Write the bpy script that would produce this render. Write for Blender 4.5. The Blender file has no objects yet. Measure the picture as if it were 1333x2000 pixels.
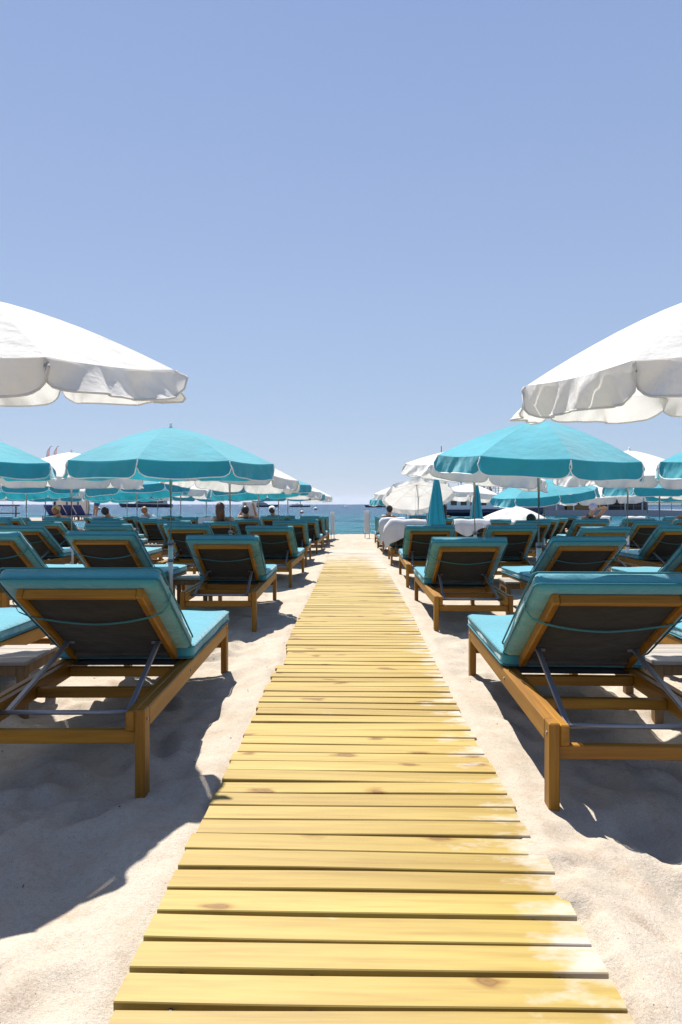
import bpy, bmesh, math, random
import numpy as np
from math import sin, cos, pi, radians as rad, sqrt
from mathutils import Vector, Matrix

# ------------------------------------------------------------------ camera, world, sun, exposure
scene = bpy.context.scene
col = scene.collection
CAM_H = 1.10
cd = bpy.data.cameras.new("camera"); cam = bpy.data.objects.new("camera", cd); col.objects.link(cam)
cd.sensor_fit = 'VERTICAL'; cd.sensor_height = 36.0; cd.lens = 24.0
cd.clip_start = 0.05; cd.clip_end = 60000
cam.location = (0, 0, CAM_H)
cam.rotation_euler = (rad(90 - 0.645), 0, rad(1.44))
scene.camera = cam

SUN_EL, SUN_AZ = 58.2, -22.3          # elevation, compass angle from the sea (+Y) towards +X
sd = Vector((sin(rad(SUN_AZ)) * cos(rad(SUN_EL)), cos(rad(SUN_AZ)) * cos(rad(SUN_EL)), sin(rad(SUN_EL))))
world = bpy.data.worlds.new("World"); scene.world = world; world.use_nodes = True
wn = world.node_tree.nodes; wl = world.node_tree.links
wn.clear()
sky = wn.new('ShaderNodeTexSky'); sky.sky_type = 'NISHITA'; sky.sun_disc = False
sky.sun_elevation = rad(SUN_EL); sky.sun_rotation = rad(SUN_AZ)
sky.altitude = 0; sky.air_density = 1.0; sky.dust_density = 0.3; sky.ozone_density = 1.5
bg = wn.new('ShaderNodeBackground'); bg.inputs['Strength'].default_value = 0.05
wo = wn.new('ShaderNodeOutputWorld')
# clear summer sky: the Nishita colours evened out by a plain gradient from zenith to horizon
wtc = wn.new('ShaderNodeTexCoord'); wsp = wn.new('ShaderNodeSeparateXYZ'); wl.new(wtc.outputs['Generated'], wsp.inputs[0])
wrp = wn.new('ShaderNodeValToRGB'); we = wrp.color_ramp.elements
for _ in range(2): we.new(.5)
for i, (p, c) in enumerate(((0.0, (.455, .58, .79)), (.28, (.40, .53, .80)), (.62, (.285, .41, .735)), (1.0, (.10, .175, .42)))):
    we[i].position = p; we[i].color = (*c, 1)
wl.new(wsp.outputs[2], wrp.inputs[0])
wsc = wn.new('ShaderNodeVectorMath'); wsc.operation = 'SCALE'; wsc.inputs['Scale'].default_value = 10.0
wl.new(wrp.outputs[0], wsc.inputs[0])
wmx = wn.new('ShaderNodeMix'); wmx.data_type = 'RGBA'; wmx.inputs[0].default_value = .75
wl.new(sky.outputs[0], wmx.inputs[6]); wl.new(wsc.outputs[0], wmx.inputs[7])
wl.new(wmx.outputs[2], bg.inputs[0]); wl.new(bg.outputs[0], wo.inputs[0])
sl = bpy.data.lights.new("sun", 'SUN'); sun = bpy.data.objects.new("sun", sl); col.objects.link(sun)
sl.energy = 5.0; sl.angle = rad(0.53); sl.color = (1.0, 0.945, 0.86)
sun.rotation_euler = sd.to_track_quat('Z', 'Y').to_euler()
scene.view_settings.view_transform = 'Standard'; scene.view_settings.look = 'None'
scene.view_settings.gamma = 1.0; scene.view_settings.use_curve_mapping = False
scene.view_settings.exposure = 1.0
scene.cycles.max_bounces = 8; scene.cycles.diffuse_bounces = 4; scene.cycles.transparent_max_bounces = 8
scene.cycles.use_denoising = True

R = random.Random(11)

# ------------------------------------------------------------------ materials
def mat(name):
    m = bpy.data.materials.new(name); m.use_nodes = True
    nt = m.node_tree; b = nt.nodes['Principled BSDF']
    return m, nt, b
def N(nt, typ, **kw):
    n = nt.nodes.new(typ)
    for k, v in kw.items():
        if k in n.inputs: n.inputs[k].default_value = v
        else: setattr(n, k, v)
    return n
def ramp(nt, stops):
    r = nt.nodes.new('ShaderNodeValToRGB'); e = r.color_ramp.elements
    while len(e) < len(stops): e.new(0.5)
    for i, (p, c) in enumerate(stops):
        e[i].position = p; e[i].color = (*c, 1) if len(c) == 3 else c
    return r
def mixc(nt, fac, a, b, blend='MIX'):
    m = nt.nodes.new('ShaderNodeMix'); m.data_type = 'RGBA'; m.blend_type = blend
    for sock, v in ((m.inputs[0], fac), (m.inputs[6], a), (m.inputs[7], b)):
        if hasattr(v, 'is_linked'): nt.links.new(v, sock)
        elif isinstance(v, (int, float)): sock.default_value = v
        else: sock.default_value = (*v, 1)
    return m.outputs[2]
def coords(nt, kind='Object', scale=(1, 1, 1), rand=False):
    tc = nt.nodes.new('ShaderNodeTexCoord'); mp = nt.nodes.new('ShaderNodeMapping')
    mp.inputs['Scale'].default_value = scale
    nt.links.new(tc.outputs[kind], mp.inputs[0])
    if rand:
        oi = nt.nodes.new('ShaderNodeObjectInfo')
        mu = nt.nodes.new('ShaderNodeMath'); mu.operation = 'MULTIPLY'; mu.inputs[1].default_value = 57.3
        nt.links.new(oi.outputs['Random'], mu.inputs[0])
        cx = nt.nodes.new('ShaderNodeCombineXYZ')
        for i in range(3): nt.links.new(mu.outputs[0], cx.inputs[i])
        nt.links.new(cx.outputs[0], mp.inputs[1])
    return mp.outputs[0]
def bump(nt, b, height, strength, dist):
    bp = N(nt, 'ShaderNodeBump', Strength=strength, Distance=dist)
    nt.links.new(height, bp.inputs['Height']); nt.links.new(bp.outputs[0], b.inputs['Normal'])
    return bp
def noise(nt, vec, scale, detail=3, rough=0.55):
    n = N(nt, 'ShaderNodeTexNoise', Scale=scale, Detail=detail, Roughness=rough)
    nt.links.new(vec, n.inputs['Vector']); return n

M = {}
def flat(key, c, rough=0.6, metal=0.0, var=0.0, spec=0.5):
    m, nt, b = mat(key)
    b.inputs['Base Color'].default_value = (*c, 1); b.inputs['Roughness'].default_value = rough
    b.inputs['Metallic'].default_value = metal; b.inputs['Specular IOR Level'].default_value = spec
    if var:
        v = coords(nt, rand=True); n = noise(nt, v, 9.0, 4)
        d = tuple(x * (1 - var) for x in c); e = tuple(min(1, x * (1 + var)) for x in c)
        rp = ramp(nt, [(0.3, d), (0.7, e)]); nt.links.new(n.outputs[0], rp.inputs[0])
        nt.links.new(rp.outputs[0], b.inputs['Base Color'])
        bump(nt, b, n.outputs[0], 0.15, 0.01)
    M[key] = m; return m

# sand
def make_sand():
    m, nt, b = mat('sand')
    v = coords(nt, 'Object')
    big = noise(nt, v, 1.3, 4); mid = noise(nt, v, 7.0, 5, 0.6); fine = noise(nt, v, 330.0, 2, 0.7)
    r1 = ramp(nt, [(0.32, (0.36, 0.312, 0.252)), (0.55, (0.402, 0.357, 0.300)), (0.72, (0.372, 0.317, 0.256))])
    nt.links.new(big.outputs[0], r1.inputs[0])
    r2 = ramp(nt, [(0.50, (1, 1, 1)), (0.72, (0.90, 0.80, 0.74))]); nt.links.new(mid.outputs[0], r2.inputs[0])
    c = mixc(nt, 0.75, r1.outputs[0], r2.outputs[0], 'MULTIPLY')
    r3 = ramp(nt, [(0.32, (0.60, 0.56, 0.51)), (0.46, (1.0, 1.0, 1.0)), (0.70, (1.10, 1.10, 1.09))]); nt.links.new(fine.outputs[0], r3.inputs[0])
    c = mixc(nt, 0.85, c, r3.outputs[0], 'MULTIPLY')
    g2 = noise(nt, v, 55.0, 4, 0.7); r4 = ramp(nt, [(0.34, (0.86, 0.84, 0.81)), (0.52, (1, 1, 1))]); nt.links.new(g2.outputs[0], r4.inputs[0])
    c = mixc(nt, 0.8, c, r4.outputs[0], 'MULTIPLY')
    vo = N(nt, 'ShaderNodeTexVoronoi', Scale=75.0); nt.links.new(v, vo.inputs['Vector'])
    sx = nt.nodes.new('ShaderNodeSeparateColor'); nt.links.new(vo.outputs['Color'], sx.inputs[0])
    d1 = N(nt, 'ShaderNodeMath', operation='LESS_THAN'); nt.links.new(vo.outputs['Distance'], d1.inputs[0]); d1.inputs[1].default_value = 0.13
    d2 = N(nt, 'ShaderNodeMath', operation='GREATER_THAN'); nt.links.new(sx.outputs[0], d2.inputs[0]); d2.inputs[1].default_value = 0.93
    d3 = N(nt, 'ShaderNodeMath', operation='MULTIPLY'); nt.links.new(d1.outputs[0], d3.inputs[0]); nt.links.new(d2.outputs[0], d3.inputs[1])
    c = mixc(nt, d3.outputs[0], c, (0.10, 0.085, 0.07))
    nt.links.new(c, b.inputs['Base Color']); b.inputs['Roughness'].default_value = 0.95
    b.inputs['Specular IOR Level'].default_value = 0.15
    f2 = noise(nt, v, 90.0, 3, 0.65)
    ad = N(nt, 'ShaderNodeMath', operation='MULTIPLY_ADD'); nt.links.new(fine.outputs[0], ad.inputs[0]); ad.inputs[1].default_value = 0.35
    nt.links.new(f2.outputs[0], ad.inputs[2])
    f3 = noise(nt, v, 24.0, 4, 0.6)
    ad2 = N(nt, 'ShaderNodeMath', operation='MULTIPLY_ADD'); nt.links.new(f3.outputs[0], ad2.inputs[0]); ad2.inputs[1].default_value = 1.0
    nt.links.new(ad.outputs[0], ad2.inputs[2])
    bump(nt, b, ad2.outputs[0], 0.45, 0.010)
    M['sand'] = m
make_sand()

def make_wood(key, axis, dark, light, scale=14.0, rough=0.5, knots=False, dust=False):
    m, nt, b = mat(key)
    sc = [1, 1, 1]; sc[axis] = 0.06
    v = coords(nt, 'Object', tuple(sc), rand=True)
    n1 = noise(nt, v, scale, 5, 0.6); n2 = noise(nt, v, scale * 5.5, 3, 0.6)
    r1 = ramp(nt, [(0.30, dark), (0.68, light)]); nt.links.new(n1.outputs[0], r1.inputs[0])
    r2 = ramp(nt, [(0.3, (0.70, 0.60, 0.48)), (0.58, (1, 1, 1))]); nt.links.new(n2.outputs[0], r2.inputs[0])
    c = mixc(nt, 0.6, r1.outputs[0], r2.outputs[0], 'MULTIPLY')
    oi = nt.nodes.new('ShaderNodeObjectInfo')
    rr = ramp(nt, [(0.0, (0.84, 0.80, 0.74)), (0.5, (1, 1, 1)), (1.0, (1.08, 1.05, 1.02))]); nt.links.new(oi.outputs['Random'], rr.inputs[0])
    c = mixc(nt, 0.8, c, rr.outputs[0], 'MULTIPLY')
    if knots:
        sk = [1, 1, 1]; sk[axis] = 0.55
        vk = coords(nt, 'Object', tuple(sk), rand=True)
        dn = noise(nt, vk, 9.0, 2)
        vm = nt.nodes.new('ShaderNodeMix'); vm.data_type = 'VECTOR'; vm.inputs[0].default_value = 0.10
        nt.links.new(vk, vm.inputs[4]); nt.links.new(dn.outputs['Color'], vm.inputs[5])
        vo = N(nt, 'ShaderNodeTexVoronoi', voronoi_dimensions='2D', Scale=7.5); nt.links.new(vm.outputs[1], vo.inputs['Vector'])
        kr = ramp(nt, [(0.0, (0.30, 0.17, 0.05)), (0.055, (0.52, 0.33, 0.10)), (0.085, (0.34, 0.19, 0.06)), (0.115, (0.70, 0.52, 0.22)), (0.20, (1, 1, 1))])
        nt.links.new(vo.outputs['Distance'], kr.inputs[0])
        sx = nt.nodes.new('ShaderNodeSeparateColor'); nt.links.new(vo.outputs['Color'], sx.inputs[0])
        g = N(nt, 'ShaderNodeMath', operation='GREATER_THAN'); g.inputs[1].default_value = 0.70
        nt.links.new(sx.outputs[1], g.inputs[0])
        kc = mixc(nt, g.outputs[0], (1, 1, 1), kr.outputs[0])
        c = mixc(nt, 0.85, c, kc, 'MULTIPLY')
    if dust:
        geo = nt.nodes.new('ShaderNodeNewGeometry'); sp = nt.nodes.new('ShaderNodeSeparateXYZ')
        nt.links.new(geo.outputs['Position'], sp.inputs[0])
        mr = N(nt, 'ShaderNodeMapRange'); nt.links.new(sp.outputs[0], mr.inputs[0])
        mr.inputs[1].default_value = 0.15; mr.inputs[2].default_value = 0.62; mr.inputs[3].default_value = 0.0; mr.inputs[4].default_value = 0.34
        my = N(nt, 'ShaderNodeMapRange'); nt.links.new(sp.outputs[1], my.inputs[0])
        my.inputs[1].default_value = 9.0; my.inputs[2].default_value = 18.5; my.inputs[3].default_value = 0.0; my.inputs[4].default_value = 0.55
        mpos = nt.nodes.new('ShaderNodeMapping'); mpos.inputs['Scale'].default_value = (4.5, 9, 4.5); nt.links.new(geo.outputs['Position'], mpos.inputs[0])
        dn2 = noise(nt, mpos.outputs[0], 1.0, 5, 0.65)
        a1 = N(nt, 'ShaderNodeMath', operation='ADD'); nt.links.new(mr.outputs[0], a1.inputs[0]); nt.links.new(my.outputs[0], a1.inputs[1])
        a2 = N(nt, 'ShaderNodeMath', operation='ADD'); nt.links.new(a1.outputs[0], a2.inputs[0]); nt.links.new(dn2.outputs[0], a2.inputs[1])
        dr = ramp(nt, [(0.70, (0, 0, 0)), (0.90, (1, 1, 1))]); nt.links.new(a2.outputs[0], dr.inputs[0])
        c = mixc(nt, dr.outputs[0], c, (0.40, 0.355, 0.30))
    nt.links.new(c, b.inputs['Base Color']); b.inputs['Roughness'].default_value = rough
    b.inputs['Specular IOR Level'].default_value = 0.35
    bump(nt, b, n2.outputs[0], 0.25, 0.004)
    M[key] = m
TD, TL = (0.17, 0.069, 0.004), (0.335, 0.160, 0.010)
make_wood('teak_x', 0, TD, TL); make_wood('teak_y', 1, TD, TL); make_wood('teak_z', 2, TD, TL)
make_wood('plank', 0, (0.275, 0.190, 0.038), (0.365, 0.272, 0.072), 9.0, 0.55, knots=True, dust=True)
make_wood('grey_wood', 0, (0.24, 0.22, 0.20), (0.33, 0.31, 0.29), 12.0, 0.8)
make_wood('table_wood', 2, (0.14, 0.085, 0.04), (0.24, 0.15, 0.07), 12.0, 0.7)

def make_fabric(key, c, translucent, rough=0.85, weave=900.0, wr=0.35, sheen=.12):
    m, nt, b = mat(key)
    v = coords(nt, 'Object', rand=True)
    n = noise(nt, v, 2.2, 3); w = noise(nt, v, weave, 1)
    d = tuple(x * 0.88 for x in c); e = tuple(min(0.9, x * 1.08) for x in c)
    rp = ramp(nt, [(0.3, d), (0.7, e)]); nt.links.new(n.outputs[0], rp.inputs[0])
    nt.links.new(rp.outputs[0], b.inputs['Base Color']); b.inputs['Roughness'].default_value = rough
    b.inputs['Specular IOR Level'].default_value = 0.2
    b.inputs['Sheen Weight'].default_value = sheen
    wv = noise(nt, v, 11.0, 3, 0.5)
    ad = N(nt, 'ShaderNodeMath', operation='MULTIPLY_ADD'); nt.links.new(w.outputs[0], ad.inputs[0]); ad.inputs[1].default_value = 0.06
    nt.links.new(wv.outputs[0], ad.inputs[2])
    bump(nt, b, ad.outputs[0], wr, 0.02)
    if translucent > 0:
        tr = nt.nodes.new('ShaderNodeBsdfTranslucent'); nt.links.new(rp.outputs[0], tr.inputs[0])
        mx = nt.nodes.new('ShaderNodeMixShader'); mx.inputs[0].default_value = translucent
        out = nt.nodes['Material Output']
        nt.links.new(b.outputs[0], mx.inputs[1]); nt.links.new(tr.outputs[0], mx.inputs[2]); nt.links.new(mx.outputs[0], out.inputs[0])
    M[key] = m
make_fabric('turquoise_canopy', (0.034, 0.35, 0.44), 0.27, sheen=.4, wr=.5)
make_fabric('white_canopy', (0.75, 0.74, 0.72), 0.30, wr=.8)
make_fabric('cushion', (0.043, 0.258, 0.330), 0.0, sheen=.5, wr=.8)
make_fabric('strap', (0.02, 0.15, 0.19), 0.0)
make_fabric('back_cloth', (0.015, 0.0125, 0.0075), 0.0)
make_fabric('white_towel', (0.62, 0.62, 0.64), 0.12)
make_fabric('screen_cloth', (0.60, 0.52, 0.42), 0.15)
make_fabric('red_flag', (0.55, 0.28, 0.30), 0.4)
make_fabric('navy_cushion', (0.02, 0.035, 0.16), 0.0)
flat('steel', (0.66, 0.65, 0.62), 0.38, 0.3)
flat('grey_steel', (0.23, 0.235, 0.26), 0.45, 0.5)
flat('white_trim', (0.78, 0.79, 0.78), 0.7)
flat('plastic_white', (0.75, 0.75, 0.73), 0.4)
flat('navy_hull', (0.012, 0.02, 0.055), 0.25)
flat('boat_white', (0.78, 0.78, 0.76), 0.3)
flat('boat_cream', (0.62, 0.56, 0.46), 0.4)
flat('dark_glass', (0.015, 0.02, 0.025), 0.08)
flat('dark_timber', (0.06, 0.05, 0.04), 0.7, var=0.3)
flat('grey_wall', (0.36, 0.36, 0.38), 0.8, var=0.08)
flat('reed', (0.30, 0.17, 0.06), 0.9, var=0.4)
flat('cord', (0.035, 0.04, 0.05), 0.7)
flat('skin', (0.52, 0.29, 0.19), 0.5)
flat('skin_tan', (0.36, 0.18, 0.10), 0.5)
flat('hair_dark', (0.012, 0.009, 0.008), 0.5)
flat('hair_brown', (0.07, 0.03, 0.014), 0.5)
flat('hair_red', (0.22, 0.10, 0.04), 0.55)
flat('black_cloth', (0.012, 0.012, 0.014), 0.8)
flat('white_cloth', (0.76, 0.76, 0.78), 0.8)
flat('blue_cloth', (0.03, 0.08, 0.25), 0.8)
flat('red_cloth', (0.45, 0.03, 0.03), 0.8)
flat('lilac_cloth', (0.52, 0.48, 0.62), 0.8)
flat('straw', (0.55, 0.36, 0.14), 0.85, var=0.2)
flat('newsprint', (0.70, 0.66, 0.69), 0.9, var=0.06)
flat('palm_leaf', (0.035, 0.07, 0.02), 0.6, var=0.3)
flat('hill_green', (0.06, 0.085, 0.055), 0.95, var=0.3)
flat('buoy_white', (0.72, 0.72, 0.70), 0.4)
flat('buoy_red', (0.5, 0.08, 0.03), 0.4)

def make_water():
    m, nt, b = mat('sea_water')
    geo = nt.nodes.new('ShaderNodeNewGeometry'); sp = nt.nodes.new('ShaderNodeSeparateXYZ'); nt.links.new(geo.outputs['Position'], sp.inputs[0])
    nb = N(nt, 'ShaderNodeMapping'); nb.inputs['Scale'].default_value = (0.012, 0.03, 1); nt.links.new(geo.outputs['Position'], nb.inputs[0])
    pn = noise(nt, nb.outputs[0], 1.0, 4)
    ad = N(nt, 'ShaderNodeMath', operation='MULTIPLY_ADD'); nt.links.new(pn.outputs[0], ad.inputs[0]); ad.inputs[1].default_value = 60.0
    nt.links.new(sp.outputs[1], ad.inputs[2])
    mr = N(nt, 'ShaderNodeMapRange'); nt.links.new(ad.outputs[0], mr.inputs[0])
    mr.inputs[1].default_value = 40; mr.inputs[2].default_value = 420
    rp = ramp(nt, [(0.0, (0.035, 0.215, 0.245)), (0.10, (0.015, 0.14, 0.20)), (0.35, (0.006, 0.07, 0.145)), (1.0, (0.004, 0.047, 0.12))])
    nt.links.new(mr.outputs[0], rp.inputs[0]); nt.links.new(rp.outputs[0], b.inputs['Base Color'])
    b.inputs['Roughness'].default_value = 0.22; b.inputs['IOR'].default_value = 1.33; b.inputs['Specular IOR Level'].default_value = .12
    v1 = N(nt, 'ShaderNodeMapping'); v1.inputs['Scale'].default_value = (0.55, 1.5, 1); nt.links.new(geo.outputs['Position'], v1.inputs[0])
    a = noise(nt, v1.outputs[0], 0.9, 6, 0.62)
    v2 = N(nt, 'ShaderNodeMapping'); v2.inputs['Scale'].default_value = (0.05, 0.16, 1); nt.links.new(geo.outputs['Position'], v2.inputs[0])
    c = noise(nt, v2.outputs[0], 1.0, 5, 0.6)
    bp1 = N(nt, 'ShaderNodeBump', Strength=1.0, Distance=0.9); nt.links.new(a.outputs[0], bp1.inputs['Height'])
    bp2 = N(nt, 'ShaderNodeBump', Strength=1.0, Distance=4.5); nt.links.new(c.outputs[0], bp2.inputs['Height'])
    nt.links.new(bp1.outputs[0], bp2.inputs['Normal']); nt.links.new(bp2.outputs[0], b.inputs['Normal'])
    M['sea_water'] = m
make_water()

# ------------------------------------------------------------------ mesh helpers
class MB:
    def __init__(s): s.v = []; s.f = []; s.mi = []
    def add(s, vs, fs, mi=0):
        o = len(s.v); s.v += [tuple(p) for p in vs]; s.f += [tuple(i + o for i in f) for f in fs]; s.mi += [mi] * len(fs); return s
    def box(s, x0, x1, y0, y1, z0, z1, c=0.004, T=None, mi=0):
        c = min(max(c, 1e-4), (x1 - x0) * .45, (y1 - y0) * .45, (z1 - z0) * .45)
        vs = []; idx = {}
        for ix, X in ((0, x0), (1, x1)):
            for iy, Y in ((0, y0), (1, y1)):
                for iz, Z in ((0, z0), (1, z1)):
                    sx, sy, sz = (1 - 2 * ix), (1 - 2 * iy), (1 - 2 * iz)
                    idx[ix, iy, iz, 0] = len(vs); vs.append((X, Y + sy * c, Z + sz * c))
                    idx[ix, iy, iz, 1] = len(vs); vs.append((X + sx * c, Y, Z + sz * c))
                    idx[ix, iy, iz, 2] = len(vs); vs.append((X + sx * c, Y + sy * c, Z))
        fs = []
        def q(a, flip): fs.append(a[::-1] if flip else a)
        for i in (0, 1):
            q([idx[i, 0, 0, 0], idx[i, 0, 1, 0], idx[i, 1, 1, 0], idx[i, 1, 0, 0]], i == 1)
            q([idx[0, i, 0, 1], idx[1, i, 0, 1], idx[1, i, 1, 1], idx[0, i, 1, 1]], i == 1)
            q([idx[0, 0, i, 2], idx[0, 1, i, 2], idx[1, 1, i, 2], idx[1, 0, i, 2]], i == 1)
        for i in (0, 1):
            for j in (0, 1):
                q([idx[i, j, 0, 0], idx[i, j, 0, 1], idx[i, j, 1, 1], idx[i, j, 1, 0]], (i + j) % 2 == 0)
                q([idx[i, 0, j, 0], idx[i, 1, j, 0], idx[i, 1, j, 2], idx[i, 0, j, 2]], (i + j) % 2 == 0)
                q([idx[0, i, j, 1], idx[0, i, j, 2], idx[1, i, j, 2], idx[1, i, j, 1]], (i + j) % 2 == 0)
                for k in (0, 1):
                    q([idx[i, j, k, 0], idx[i, j, k, 1], idx[i, j, k, 2]], (i + j + k) % 2 == 1)
        if T is not None: vs = [T @ Vector(p) for p in vs]
        return s.add(vs, fs, mi)
    def tube(s, pts, r, n=8, cap=True, mi=0, closed=False):
        pts = [Vector(p) for p in pts]; m = len(pts)
        rs = r if isinstance(r, (list, tuple)) else [r] * m
        vs = []; fs = []
        up = Vector((0, 0, 1))
        for i, p in enumerate(pts):
            a = pts[(i - 1) % m] if (i or closed) else p
            b = pts[(i + 1) % m] if (i < m - 1 or closed) else p
            t = (b - a).normalized()
            u = t.cross(up)
            if u.length < 1e-3: u = t.cross(Vector((1, 0, 0)))
            u.normalize(); w = u.cross(t)
            for k in range(n):
                an = 2 * pi * k / n
                vs.append(p + rs[i] * (u * cos(an) + w * sin(an)))
        for i in range(m if closed else m - 1):
            j = (i + 1) % m
            for k in range(n):
                l = (k + 1) % n
                fs.append((i * n + k, i * n + l, j * n + l, j * n + k))
        if cap and not closed:
            fs.append(tuple(range(n))[::-1]); fs.append(tuple((m - 1) * n + k for k in range(n)))
        return s.add(vs, fs, mi)
    def lathe(s, prof, n=16, c=(0, 0, 0), mi=0):
        vs = []; fs = []
        for (r, z) in prof:
            for k in range(n):
                a = 2 * pi * k / n; vs.append((c[0] + r * cos(a), c[1] + r * sin(a), c[2] + z))
        for i in range(len(prof) - 1):
            for k in range(n):
                l = (k + 1) % n; fs.append((i * n + k, i * n + l, (i + 1) * n + l, (i + 1) * n + k))
        return s.add(vs, fs, mi)
    def mesh(s, name, mats, smooth=False, solidify=0):
        me = bpy.data.meshes.new(name); me.from_pydata(s.v, [], s.f)
        for m in (mats if isinstance(mats, (list, tuple)) else [mats]): me.materials.append(M[m])
        for p, i in zip(me.polygons, s.mi): p.material_index = i
        if smooth: me.polygons.foreach_set('use_smooth', [True] * len(me.polygons))
        me.update(); return me
    def obj(s, name, mats, parent=None, smooth=False):
        o = bpy.data.objects.new(name, s.mesh(name, mats, smooth)); col.objects.link(o)
        if parent is not None: o.parent = parent
        return o
def tag(o, label=None, cat=None, group=None, kind=None):
    if label: o['label'] = label
    if cat: o['category'] = cat
    if group: o['group'] = group
    if kind: o['kind'] = kind
    return o
def empty(name, loc=(0, 0, 0), rz=0.0):
    o = bpy.data.objects.new(name, None); col.objects.link(o); o.location = loc; o.rotation_euler = (0, 0, rz); o.empty_display_size = .1
    return o
KIDS = {}
def kids(o): return [c for c in bpy.data.objects if c.parent is o]
def freeze(o):
    k = [(c, freeze(c)) for c in kids(o)]
    return k
def copy_tree(o, tree, parent=None):
    c = o.copy(); col.objects.link(c); c.parent = parent
    for ch, sub in tree: copy_tree(ch, sub, c)
    return c
class Proto:
    """one built thing; take() hands out the original first, then copies of it with its parts"""
    def __init__(s, root): s.root = root; s.tree = freeze(root); s.used = False
    def take(s):
        if not s.used: s.used = True; return s.root
        return copy_tree(s.root, s.tree)

# value noise on arrays
def vnoise(x, y, seed):
    xi = np.floor(x).astype(np.int64); yi = np.floor(y).astype(np.int64)
    fx = x - xi; fy = y - yi; fx = fx * fx * fx * (fx * (fx * 6 - 15) + 10); fy = fy * fy * fy * (fy * (fy * 6 - 15) + 10)
    def h(a, b):
        n = (a * 374761393 + b * 668265263 + seed * 974634777) & 0xffffffff
        n = ((n ^ (n >> 13)) * 1274126177) & 0xffffffff
        return ((n ^ (n >> 16)) & 0xffff) / 65535.0
    a = h(xi, yi); b = h(xi + 1, yi); c = h(xi, yi + 1); d = h(xi + 1, yi + 1)
    return (a * (1 - fx) + b * fx) * (1 - fy) + (c * (1 - fx) + d * fx) * fy - 0.5

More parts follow.
